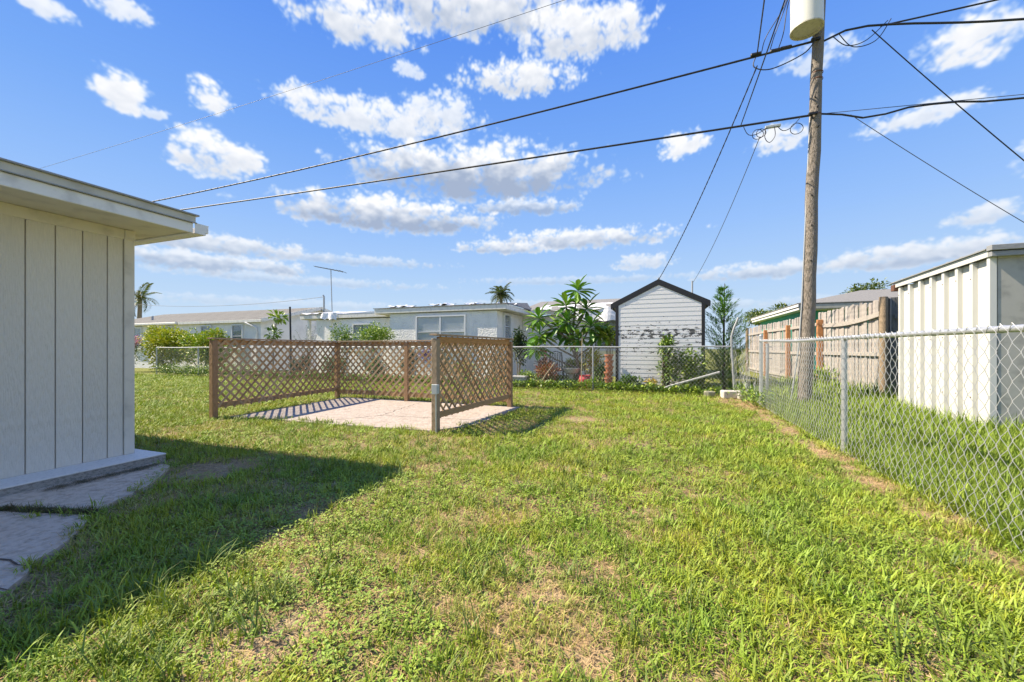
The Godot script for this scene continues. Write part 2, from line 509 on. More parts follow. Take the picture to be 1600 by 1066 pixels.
	# soil and thatch: tint per zone comes from what lies there (vertex colours), grain from the texture
	var gm := mat("ground", Color(1, 1, 1), 1.0, ntex(60, 0.02, [Color(0.4, 0.36, 0.3), Color(0.85, 0.82, 0.75), Color(1.1, 1.05, 0.95)], [0.0, 0.5, 1.0], 6, 1024), Vector3(0.9, 0.9, 0.9), ntex(61, 0.05, [], [], 5, 512, 10.0), 1.0)
	gm.vertex_color_use_as_albedo = true

# ------------------------------------------------------------------ ground
var walk_a := PackedVector2Array([Vector2(-4.685, -3.0), Vector2(-4.685, 2.50), Vector2(-4.42, 2.47), Vector2(-4.20, 2.30), Vector2(-3.93, 2.03), Vector2(-3.80, 1.80), Vector2(-3.70, 1.62), Vector2(-4.40, 1.43), Vector2(-4.42, -3.0)])
var walk_b := PackedVector2Array([Vector2(-4.40, -3.0), Vector2(-4.38, 1.36), Vector2(-3.62, 1.56), Vector2(-3.38, 1.40), Vector2(-3.21, 1.24), Vector2(-3.13, 1.12), Vector2(-2.98, 1.04), Vector2(-2.84, 0.91), Vector2(-2.72, 0.4), Vector2(-2.72, -3.0)])
var patio_p := PackedVector2Array([Vector2(-6.72, 4.62), Vector2(-5.9, 4.70), Vector2(-4.4, 4.72), Vector2(-2.95, 4.80), Vector2(-2.55, 5.4), Vector2(-2.50, 7.34), Vector2(-6.86, 7.40)])

func gh(x: float, d: float) -> float:
	return -0.012 + lump.get_noise_2d(x, d) * 0.016

func spot(x: float, d: float, cx: float, cd: float, r: float) -> float:
	var q := Vector2(x - cx, d - cd).length() / r
	return clampf(1.0 - q * q, 0, 1)

func dryness(x: float, d: float) -> float:
	var k := 0.13 + patch.get_noise_2d(x * 1.4, d * 1.4) * 0.55 + fine.get_noise_2d(x, d) * 0.30
	var wob := lump.get_noise_2d(d * 2.0, 3.0) * 0.12
	if d < 10.6:
		k += 1.0 * exp(-pow((x - 1.74 - wob) / 0.14, 2.0)) * clampf(0.75 + 1.2 * fine.get_noise_2d(x * 0.3, d * 0.35), 0.15, 1.2)
	k += 0.16 * spot(x, d, -0.47, 1.96, 0.65) + 0.40 * spot(x, d, -1.5, 1.2, 0.3) + 0.2 * spot(x, d, -1.9, 3.3, 0.7)
	k += 0.9 * spot(x, d, -4.0, 2.65, 0.5) + 1.0 * spot(x, d, -1.18, 6.46, 0.35) + 0.6 * spot(x, d, -2.2, 5.2, 0.5)
	k += 0.7 * spot(x, d, 1.6, 9.6, 0.8) + 0.5 * spot(x, d, -3.25, 1.3, 0.3) + 0.6 * spot(x, d, -2.75, 0.95, 0.35) + 0.4 * spot(x, d, -3.7, 1.9, 0.35) + 0.35 * spot(x, d, -6.5, 4.3, 0.6)
	k -= 0.28 * clampf((x - 0.1) / 0.8, 0, 1) * clampf((1.4 - x) / 0.3, 0, 1)
	k -= 0.30 * clampf((d - 3.6) / 1.5, 0, 1) * clampf((-2.8 - x) / 1.5, 0, 1)
	return clampf(k, 0, 1)

func bare(x: float, d: float) -> float:    # sandy soil showing
	var k := 0.9 * spot(x, d, -4.02, 2.55, 0.42) + 0.9 * spot(x, d, -1.18, 6.46, 0.3) + 0.75 * spot(x, d, -1.5, 1.15, 0.22) + 0.3 * spot(x, d, -0.55, 2.15, 0.3)
	k += clampf(fine.get_noise_2d(x * 0.8 + 40.0, d * 0.8) * 1.6 - 0.55, 0, 1)
	k += 0.35 * exp(-pow((x - 1.76) / 0.10, 2.0)) * clampf(0.5 + 2.0 * fine.get_noise_2d(x * 0.5, d * 0.5 + 9.0), 0, 1)
	for q in [walk_a, walk_b]:
		if in_poly(x, d, q): return 1.0
	return clampf(k, 0, 1)

func ground() -> void:
	var s := Sh.new()
	var step := 0.125
	var x0 := -16.0; var d0 := -4.0
	var nx := 192; var nd := 136
	var thatch := Color(0.27, 0.215, 0.11)
	var straw := Color(0.46, 0.35, 0.20)
	var sand := Color(0.48, 0.40, 0.30)
	var green := Color(0.22, 0.25, 0.05)
	var hs := []
	for j in nd + 1:
		var row := []
		for i in nx + 1:
			var x := x0 + i * step
			var d := d0 + j * step
			var edge := minf(minf(i, nx - i), minf(j, nd - j)) / 12.0
			var k := thatch.lerp(straw, dryness(x, d)).lerp(sand, bare(x, d))
			if d > 11.2 or x > 2.1: k = green.lerp(thatch, clampf(0.4 + patch.get_noise_2d(x, d), 0, 1))
			k = k.lerp(green, clampf(1.0 - edge, 0, 1))
			row.append([P(x, d, gh(x, d) * clampf(edge, 0, 1)), k])
		hs.append(row)
	for j in nd:
		for i in nx:
			for q in [[0, 0], [1, 1], [1, 0], [0, 0], [0, 1], [1, 1]]:
				var e: Array = hs[j + q[1]][i + q[0]]
				s.col = e[1]
				s.put(e[0], Vector3.UP)
	s.col = green
	var x1 := x0 + nx * step; var d1 := d0 + nd * step
	var B := 600.0
	for q in [[-B, -B, B, d0], [-B, d1, B, B], [-B, d0, x0, d1], [x1, d0, B, d1]]:
		s.quad(P(q[0], q[1]), P(q[2], q[1]), P(q[2], q[3]), P(q[0], q[3]))
	var g := put(self, "ground", s, M.ground)
	tag(g, "flat sandy garden soil and thatch under the grass", "", "", "structure")

func slab(called: String, poly: PackedVector2Array, top: float, bot: float, mt: Material, label: String) -> Node3D:
	var s := Sh.new()
	var idx := Geometry2D.triangulate_polygon(poly)
	for i in range(0, idx.size(), 3):
		var a := P(poly[idx[i]].x, poly[idx[i]].y, top)
		var b := P(poly[idx[i + 1]].x, poly[idx[i + 1]].y, top)
		var d := P(poly[idx[i + 2]].x, poly[idx[i + 2]].y, top)
		if (b - a).cross(d - a).y > 0: s.tri(a, b, d)
		else: s.tri(a, d, b)
	var m := poly.size()
	for i in m:
		var p := poly[i]; var q := poly[(i + 1) % m]
		s.quad(P(p.x, p.y, bot), P(q.x, q.y, bot), P(q.x, q.y, top), P(p.x, p.y, top))
	var o := put(self, called, s, mt)
	tag(o, label, "", "", "structure")
	return o

func crack(parent: Node, pts: Array, y: float, w: float) -> void:   # a thin seam of dark dirt lying in the joint
	var s := Sh.new()
	for i in pts.size() - 1:
		var a: Vector2 = pts[i]; var b: Vector2 = pts[i + 1]
		var nn := (b - a).orthogonal().normalized() * w * R(0.3, 0.7)
		s.quad(P(a.x - nn.x, a.y - nn.y, y), P(a.x + nn.x, a.y + nn.y, y), P(b.x + nn.x, b.y + nn.y, y), P(b.x - nn.x, b.y - nn.y, y))
	put(parent, "crack", s, M.bark_dark)

func wiggle(a: Vector2, b: Vector2, k: int, amp: float) -> Array:
	var out := []
	for i in k + 1:
		var p := a.lerp(b, float(i) / k)
		if i > 0 and i < k: p += Vector2(R(-amp, amp), R(-amp, amp))
		out.append(p)
	return out

func concrete() -> void:
	slab("path", walk_a, 0.022, -0.1, M.walk, "weathered grey concrete walkway strip beside the siding wall")
	var b := slab("path", walk_b, 0.016, -0.1, M.walk_red, "stained grey concrete path slab bordering the lawn")
	crack(b, wiggle(Vector2(-4.38, 1.02), Vector2(-3.06, 1.08), 14, 0.012), 0.020, 0.010)
	crack(b, wiggle(Vector2(-3.4, 0.90), Vector2(-2.84, 0.94), 8, 0.01), 0.020, 0.008)
	var p := slab("patio", patio_p, 0.012, -0.1, M.patio, "bare concrete patio floor inside the lattice screens")
	crack(p, wiggle(Vector2(-5.0, 4.75), Vector2(-4.4, 5.6), 10, 0.03), 0.0155, 0.010)
	crack(p, wiggle(Vector2(-4.4, 5.6), Vector2(-2.56, 5.75), 16, 0.03), 0.0155, 0.010)
	crack(p, wiggle(Vector2(-4.4, 5.6), Vector2(-4.7, 7.2), 14, 0.03), 0.0155, 0.008)

# ------------------------------------------------------------------ own house
func own_house() -> void:
	var o := thing("house_wing", "beige house wing with grooved vertical siding beside the concrete walkway", "house", P(-4.99, 2.475))
	# local x = across (0 at the wall face), local z = -depth (0 at the corner)
	var s := Sh.new()
	s.box(Vector3(-3.02, 1.2, 4.52), Vector3(5.98, 2.28, 9.0))
	put(o, "wall_core", s, M.frieze)
	var z := 0.083
	var k := 0
	while z < 5.6:
		var wd := 0.123 if k == 0 else (0.178 + R(-0.002, 0.002))
		var b := Sh.new()
		b.box(Vector3(0, 1.17, 0), Vector3(0.016, 2.16, wd - 0.007), Basis(), 0.003)
		add(o, "siding_board", b.mesh(), M["siding%d" % (k % 3)], Transform3D(Basis(), Vector3(-0.012, 0, z + wd * 0.5)))
		z += wd
		k += 1
	boxpart(o, "corner_board", Vector3(-0.008, 1.215, 0.0395), Vector3(0.034, 2.25, 0.083), M.frieze)
	boxpart(o, "corner_board", Vector3(-0.075, 1.215, -0.006), Vector3(0.098, 2.25, 0.026), M.frieze)
	boxpart(o, "frieze_board", Vector3(-0.002, 2.29, 4.58), Vector3(0.022, 0.10, 9.0), M.frieze)
	boxpart(o, "frieze_board", Vector3(-0.001, 2.29, 0.038), Vector3(0.038, 0.098, 0.082), M.frieze)
	# raised painted slab
	var sl := Sh.new()
	sl.box(Vector3(-1.3, -0.02, 4.4), Vector3(3.216, 0.2, 9.02), Basis(), 0.006)
	put(o, "plinth", sl, M.slab_edge)
	boxpart(o, "painted_ledge", Vector3(-1.3, 0.084, 4.4), Vector3(3.222, 0.012, 9.026), M.slab_paint, 0.003)
	# roof: soffit, fascia in two boards, thin roof sheet, gutter on the far eave
	boxpart(o, "soffit", Vector3(-2.75, 2.352, 4.35), Vector3(6.54, 0.02, 9.1), M.soffit, 0.0)
	boxpart(o, "fascia", Vector3(0.53, 2.382, 4.33), Vector3(0.024, 0.10, 9.1), M.trim_white)
	boxpart(o, "fascia", Vector3(-2.75, 2.382, -0.215), Vector3(6.53, 0.10, 0.022), M.trim_white)
	boxpart(o, "drip_board", Vector3(0.545, 2.470, 4.325), Vector3(0.03, 0.072, 9.12), M.membrane)
	boxpart(o, "drip_board", Vector3(-2.75, 2.470, -0.222), Vector3(6.53, 0.072, 0.03), M.membrane)
	boxpart(o, "drip_edge", Vector3(0.552, 2.437, 4.325), Vector3(0.028, 0.008, 9.14), M.shed_beam, 0.002)
	boxpart(o, "roof", Vector3(-2.73, 2.513, 4.32), Vector3(6.62, 0.016, 9.16), M.shed_beam, 0.003)
	var g := Sh.new()
	var prof := [Vector2(0, 2.335), Vector2(0.085, 2.335), Vector2(0.105, 2.36), Vector2(0.13, 2.43), Vector2(0.13, 2.445)]
	var x0 := 0.548
	for i in prof.size() - 1:
		var a: Vector2 = prof[i]; var b: Vector2 = prof[i + 1]
		g.bar(Vector3(-6.0, (a.y + b.y) * 0.5, -0.232 - (a.x + b.x) * 0.5), Vector3(x0, (a.y + b.y) * 0.5, -0.232 - (a.x + b.x) * 0.5), maxf(absf(a.x - b.x), 0.004), maxf(absf(a.y - b.y), 0.004))
	g.prism([Vector3(x0, 2.335, -0.232), Vector3(x0, 2.335, -0.317), Vector3(x0, 2.36, -0.337), Vector3(x0, 2.44, -0.362), Vector3(x0, 2.44, -0.232)], Vector3(0.004, 0, 0))
	put(o, "gutter", g, M.trim_white)

# ------------------------------------------------------------------ lattice
func lattice_panel(root: Node3D, A: Vector2, B: Vector2, inside: float, y0: float, y1: float) -> void:
	var a := P(A.x, A.y); var b := P(B.x, B.y)
	var L := a.distance_to(b)
	var ex := (b - a) / L
	var ez := ex.cross(Vector3.UP)
	var bs := Basis(ex, Vector3.UP, ez)
	var H := y1 - y0
	var p := 0.158
	var w := 0.038
	for dirn in [1, -1]:
		var c := -H + fmod(L + H, p) * 0.5
		while c < L:
			var t0 := 0.0; var t1 := 0.0
			if dirn == 1:
				t0 = maxf(0, -c); t1 = minf(H, L - c)
			else:
				t0 = maxf(0, c + H - L); t1 = minf(H, c + H)
			if t1 - t0 > 0.05:
				var tm := (t0 + t1) * 0.5
				var u := c + tm if dirn == 1 else c + H - tm
				var s := Sh.new()
				s.box(Vector3.ZERO, Vector3((t1 - t0) * 1.4142, w + R(-0.002, 0.002), 0.007), Basis(), 0.0015)
				var xf := Transform3D(bs * Basis(Vector3(0, 0, 1), dirn * PI / 4.0 + R(-0.006, 0.006)), a + ex * (u + R(-0.006, 0.006)) + Vector3.UP * (y0 + tm) + ez * inside * (0.026 + (0.009 if dirn == 1 else 0.0)))
				add(root, "slat", s.mesh(), M["slat%d" % (rng.randi() % 4)], xf)
			c += p
	for q in [["top_rail", y1 - 0.05, 0.085, "rail"], ["bottom_rail", y0 + 0.055, 0.085, "slat0"]]:
		var s := Sh.new()
		s.box(Vector3.ZERO, Vector3(L - 0.094, q[2], 0.036), Basis(), 0.003)
		add(root, q[0], s.mesh(), M[q[3]], Transform3D(bs, a + ex * L * 0.5 + Vector3.UP * q[1] + ez * inside * 0.002))
	var cs := Sh.new()
	cs.box(Vector3.ZERO, Vector3(L + (0.12 if true else 0.0), 0.022, 0.125), Basis(), 0.003)
	add(root, "cap_board", cs.mesh(), M.cap, Transform3D(bs, a + ex * L * 0.5 + Vector3.UP * (y1 + 0.0135 + 0.002 * root.get_meta("caps", 0))))
	root.set_meta("caps", root.get_meta("caps", 0) + 1)

func lattice_enclosure() -> void:
	var o := thing("lattice_screen", "brown three-sided wooden lattice screen standing around the concrete patio", "lattice screen")
	var LN := Vector2(-6.84, 4.45); var LF := Vector2(-7.02, 7.33); var MD := Vector2(-5.10, 7.33)
	var RF := Vector2(-2.70, 7.30); var RN := Vector2(-2.87, 4.80)
	lattice_panel(o, LN, LF, 1.0, 0.16, 1.305)
	lattice_panel(o, LF, MD, 1.0, 0.10, 1.305)
	lattice_panel(o, MD, RF, 1.0, 0.10, 1.305)
	lattice_panel(o, RN, RF, -1.0, 0.17, 1.325)
	for q in [[LN, "post_brown"], [LF, "post_brown"], [MD, "post_brown"], [RF, "post_brown"], [RN, "post_grey"]]:
		var s := Sh.new()
		var h := 1.29
		s.box(Vector3(0, h * 0.5 - 0.05, 0), Vector3(0.09, h + 0.1, 0.09), Basis(), 0.007)
		add(o, "post", s.mesh(), M[q[1]], Transform3D(Basis(), P(q[0].x, q[0].y)))
	var e := thing("outlet_box", "small grey weatherproof outlet box with conduit fixed to the lattice end post", "outlet box", P(RN.x + 0.03, RN.y - 0.082))
	boxpart(e, "box", Vector3(0.02, 0.60, 0), Vector3(0.075, 0.125, 0.06), M.box_grey, 0.006)
	boxpart(e, "cover", Vector3(0.02, 0.60, 0.038), Vector3(0.085, 0.135, 0.014), M.box_grey, 0.004)
	var s := Sh.new()
	s.tube(PackedVector3Array([Vector3(0.025, -0.05, 0.0), Vector3(0.022, 0.2, 0), Vector3(0.02, 0.54, 0)]), 0.011, 0.011, 10)
	put(e, "conduit", s, M.galv)

# ------------------------------------------------------------------ white shed behind the back fence
func mould_tex() -> ImageTexture:
	var im := Image.create(768, 768, false, Image.FORMAT_RGB8)
	var a := FastNoiseLite.new()
	a.seed = 71; a.frequency = 0.02; a.fractal_octaves = 4
	var b := FastNoiseLite.new()
	b.seed = 72; b.frequency = 0.09; b.fractal_octaves = 3
	for y in 768:
		var h := 1.0 - y / 768.0                         # 0 at the ground, 1 at the apex
		var band := exp(-pow((h - 0.53) / 0.075, 2.0)) * 0.70 + exp(-pow((h - 0.37) / 0.08, 2.0)) * 0.46 + (0.30 if h < 0.22 else 0.0) - 0.10
		var row := fposmod(h * 25.0, 1.0)
		for x in 768:
			var k := a.get_noise_2d(x * 0.55, y * 1.7) * 1.0 + b.get_noise_2d(x * 0.7, y * 1.3) * 0.5 + band - 0.52
			k += 0.18 * (row - 0.5)
			var m := smoothstep(0.0, 0.36, k) * 0.66
			var g := 1.0 - m + 0.03 * b.get_noise_2d(x * 2.0, y * 2.0)
			im.set_pixel(x, y, Color(g, g * 0.995, g * 0.985))
	return ImageTexture.create_from_image(im)

func white_shed() -> void:
	var X0 := -1.05; var X1 := 1.17; var D0 := 11.75; var D1 := 14.3
	var o := thing("garden_shed", "small white lapboard shed with black trim and dark mould stains", "shed", P((X0 + X1) * 0.5, D0))
	var hw := (X1 - X0) * 0.5
	var eave := 2.44; var apex := 3.0
	var m := StandardMaterial3D.new()
	m.albedo_color = lin(0.80, 0.80, 0.82)
	m.albedo_texture = mould_tex()
	m.roughness = 0.6
	M.mould = m
	var core := Sh.new()
	core.box(Vector3(0, eave * 0.5, -(D1 - D0) * 0.5 - 0.03), Vector3(hw * 2 - 0.04, eave, D1 - D0 - 0.06))
	core.prism([Vector3(-hw + 0.03, eave - 0.02, -0.06), Vector3(hw - 0.03, eave - 0.02, -0.06), Vector3(0, apex - 0.05, -0.06)], Vector3(0, 0, -(D1 - D0 - 0.1)))
	put(o, "wall_core", core, M.stucco)
	var y := 0.10
	while y < apex - 0.04:
		var y2 := minf(y + 0.122, apex - 0.01)
		var wb := hw if y <= eave else hw * (apex - y) / (apex - eave)
		var wt := hw if y2 <= eave else hw * (apex - y2) / (apex - eave)
		var s := Sh.new()
		var pb := 0.008; var pt := 0.003
		var uv := func(x: float, yy: float) -> Vector2: return Vector2(x / (2 * hw) + 0.5, 1.0 - yy / apex)
		s.quad_uv(Vector3(-wb, y, pb), Vector3(wb, y, pb), Vector3(wt, y2, pt), Vector3(-wt, y2, pt), uv.call(-wb, y), uv.call(wb, y), uv.call(wt, y2), uv.call(-wt, y2))
		s.quad_uv(Vector3(-wb, y, -0.01), Vector3(wb, y, -0.01), Vector3(wb, y, pb), Vector3(-wb, y, pb), uv.call(-wb, y), uv.call(wb, y), uv.call(wb, y), uv.call(-wb, y))
		put(o, "lap_board", s, m)
		y += 0.122
	for sx in [-1, 1]:
		boxpart(o, "corner_trim", Vector3(sx * (hw + 0.012), eave * 0.5, -0.018), Vector3(0.085, eave, 0.07), M.black_trim)
		var side := Sh.new()
		side.box(Vector3(sx * (hw + 0.004), eave * 0.5, -(D1 - D0) * 0.5 - 0.05), Vector3(0.03, eave - 0.01, D1 - D0 - 0.06))
		put(o, "side_wall", side, M.stucco)
		# roof slope
		var a := Vector3(0, apex + 0.075, -0.004)
		var ov := 0.17
		var b := Vector3(sx * (hw + ov), apex + 0.075 - (hw + ov) * (apex - eave) / hw, -0.004)
		var nn := Vector3(0, -0.05, 0)
		var r := Sh.new()
		var dz := Vector3(0, 0, -(D1 - D0) - 0.1)
		if sx == 1:
			r.prism([b + dz, a + dz, a + nn + dz, b + nn + dz].duplicate(), -dz)
		else:
			r.prism([a + dz, b + dz, b + nn + dz, a + nn + dz], -dz)
		put(o, "roof", r, M.shingle)
		var f := Sh.new()
		var f0 := a + Vector3(0, 0.012, 0.002); var f1 := b + Vector3(sx * 0.012, 0.012, 0.002)
		var dn := Vector3(0, -0.165, 0)
		var q := [f1 + dn, f0 + dn, f0, f1] if sx == -1 else [f0 + dn, f1 + dn, f1, f0]
		f.prism(q, Vector3(0, 0, 0.022))
		put(o, "rake_board", f, M.black_trim)
		var e := Sh.new()
		e.box(b + Vector3(sx * 0.014, -0.05, -0.012) + dz * 0.5, Vector3(0.024, 0.11, -dz.z - 0.03))
		put(o, "eave_board", e, M.black_trim)

# ------------------------------------------------------------------ cream metal shed
func metal_shed() -> void:
	var X0 := 4.08; var D0 := 6.90; var L := 2.03; var W := 2.6
	var o := thing("metal_shed", "cream ribbed sheet-metal shed behind the chain-link fence", "shed", P(X0, D0))
	var top := func(z: float) -> float: return 2.36 - 0.10 * (z / L)       # z: metres back from the front
	var core := Sh.new()
	core.prism([Vector3(0.03, -0.05, 0), Vector3(0.03, 2.35, 0), Vector3(0.03, 2.25, -L), Vector3(0.03, -0.05, -L)].duplicate(), Vector3(W - 0.06, 0, 0))
	put(o, "wall_core", core, M.shed_cream)
	var n := 7
	var pw := (L - 0.05) / n
	for i in n:
		var z0 := 0.03 + i * pw
		var h: float = top.call(z0 + pw * 0.5)
		boxpart(o, "wall_panel", Vector3(0.012, h * 0.5 - 0.03, -(z0 + pw * 0.5)), Vector3(0.02, h, pw - 0.008), M.shed_cream, 0.003)
		var r := Sh.new()
		r.box(Vector3(-0.026, top.call(z0 + pw) * 0.5 - 0.02, -(z0 + pw)), Vector3(0.062, top.call(z0 + pw) - 0.02, 0.055), Basis(), 0.004)
		put(o, "rib", r, M.shed_cream)
		for y in [0.5, 1.3, 2.1]:
			var sc := Sh.new()
			sc.lathe(Vector3.ZERO, [[0.008, 0.0], [0.008, 0.004], [0.0, 0.006]], 8)
			add(o, "screw", sc.mesh(), M.rusty, Transform3D(Basis(Vector3.BACK, PI / 2), Vector3(-0.0575, y + R(-0.02, 0.02), -(z0 + pw))))
	boxpart(o, "corner_post", Vector3(-0.022, 1.17, -0.012), Vector3(0.075, 2.38, 0.05), M.shed_cream, 0.006)
	# front: flat grey panel, pale door jamb, darker sliding door, header beam
	boxpart(o, "front_panel", Vector3(0.16, 1.15, -0.006), Vector3(0.27, 2.32, 0.02), M.shed_grey, 0.003)
	boxpart(o, "front_panel", Vector3(0.395, 1.15, -0.004), Vector3(0.19, 2.32, 0.02), M.shed_grey, 0.003)
	boxpart(o, "door_jamb", Vector3(0.52, 1.15, 0.012), Vector3(0.045, 2.32, 0.05), M.trim_white, 0.004)
	boxpart(o, "door", Vector3(1.2, 1.13, -0.008), Vector3(1.28, 2.26, 0.024), M.shed_door, 0.003)
	boxpart(o, "header_beam", Vector3(W * 0.5 - 0.03, 2.355, 0.05), Vector3(W + 0.1, 0.065, 0.07), M.shed_beam, 0.005)
	boxpart(o, "header_beam", Vector3(W * 0.5 - 0.03, 2.432, 0.065), Vector3(W + 0.13, 0.07, 0.09), M.shed_beam, 0.005)
	# side trim under the roof and the corrugated roof
	var t := Sh.new()
	var a0: float = 2.33; var a1: float = 2.235
	t.prism([Vector3(-0.078, a0, 0.015), Vector3(-0.078, a0 + 0.085, 0.015), Vector3(-0.078, a1 + 0.085, -L - 0.12), Vector3(-0.078, a1, -L - 0.12)], Vector3(0.02, 0, 0))
	put(o, "roof_trim", t, M.shed_cream)
	var rf := Sh.new()
	rf.prism([Vector3(-0.105, 2.42, 0.02), Vector3(-0.105, 2.436, 0.02), Vector3(-0.105, 2.336, -L - 0.15), Vector3(-0.105, 2.32, -L - 0.15)], Vector3(W + 0.15, 0, 0))
	put(o, "roof", rf, M.shed_beam)
	for i in 7:
		var z := 0.2 + i * 0.285
		boxpart(o, "roof_rib", Vector3(W * 0.5 - 0.02, 2.44 - 0.047 * z + 0.006, -z), Vector3(W + 0.1, 0.03, 0.05), M.shed_beam, 0.006)
	boxpart(o, "beam_end", Vector3(0.05, 2.235, -L - 0.10), Vector3(0.30, 0.11, 0.10), M.rusty, 0.004)

# ------------------------------------------------------------------ houses
func window(parent: Node3D, c: Vector3, w: float, h: float, cols: int, facing: float, curtain: Material) -> void:
	# facing: turn about y; the window's own +z points outwards
	var f := Node3D.new()
	f.name = "window"
	parent.add_child(f, true)
	f.position = c
	f.rotation.y = facing
	boxpart(f, "blind", Vector3(0, 0, 0.012), Vector3(w - 0.02, h - 0.02, 0.02), curtain, 0.0)
	var fr := Sh.new()
	for sx in [-1, 1]: fr.box(Vector3(sx * (w * 0.5 + 0.025), 0, 0.045), Vector3(0.06, h + 0.11, 0.09))
	for sy in [-1, 1]: fr.box(Vector3(0, sy * (h * 0.5 + 0.025), 0.045), Vector3(w - 0.012, 0.06, 0.088))
	for i in range(1, cols): fr.box(Vector3(-w * 0.5 + w * i / cols, 0, 0.05), Vector3(0.06, h - 0.012, 0.06))
	fr.box(Vector3(0, h * 0.02, 0.052), Vector3(w - 0.014, 0.035, 0.05))
	fr.box(Vector3(0, -h * 0.5 - 0.085, 0.05), Vector3(w + 0.16, 0.05, 0.14))
	put(f, "frame", fr, M.win_frame)
	for i in cols:
		for j in 2:
			boxpart(f, "pane", Vector3(-w * 0.5 + w * (i + 0.5) / cols, (h * 0.27 if j == 0 else -h * 0.24), 0.042), Vector3(w / cols - 0.07, h * 0.45, 0.006), M.glass, 0.0)

func roofslab(parent: Node3D, pts: Array, mt: Material, th := 0.06) -> void:
	var s := Sh.new()
	s.prism(pts, Vector3(0, th, 0))
	put(parent, "roof", s, mt)

func tarp_piece(parent: Node3D, a: Vector3, b: Vector3, c: Vector3, d: Vector3) -> void:  # a-b lower edge, d-c upper edge; hangs in soft folds
	var s := Sh.new()
	var nu := 14; var nv := 6
	var g := []
	for j in nv + 1:
		var row := []
		for i in nu + 1:
			var u := float(i) / nu; var v := float(j) / nv
			var p := a.lerp(b, u).lerp(d.lerp(c, u), v)
			p += Vector3(R(-0.03, 0.03), 0.07 + 0.05 * sin(u * 17.0 + v * 3.0) * sin(v * 2.5 + 0.6) + R(-0.015, 0.015), 0.05 * sin(u * 11.0))
			row.append(p)
		g.append(row)
	for j in nv:
		for i in nu:
			s.quad(g[j][i], g[j][i + 1], g[j + 1][i + 1], g[j + 1][i])
	put(parent, "tarp", s, M.tarp)

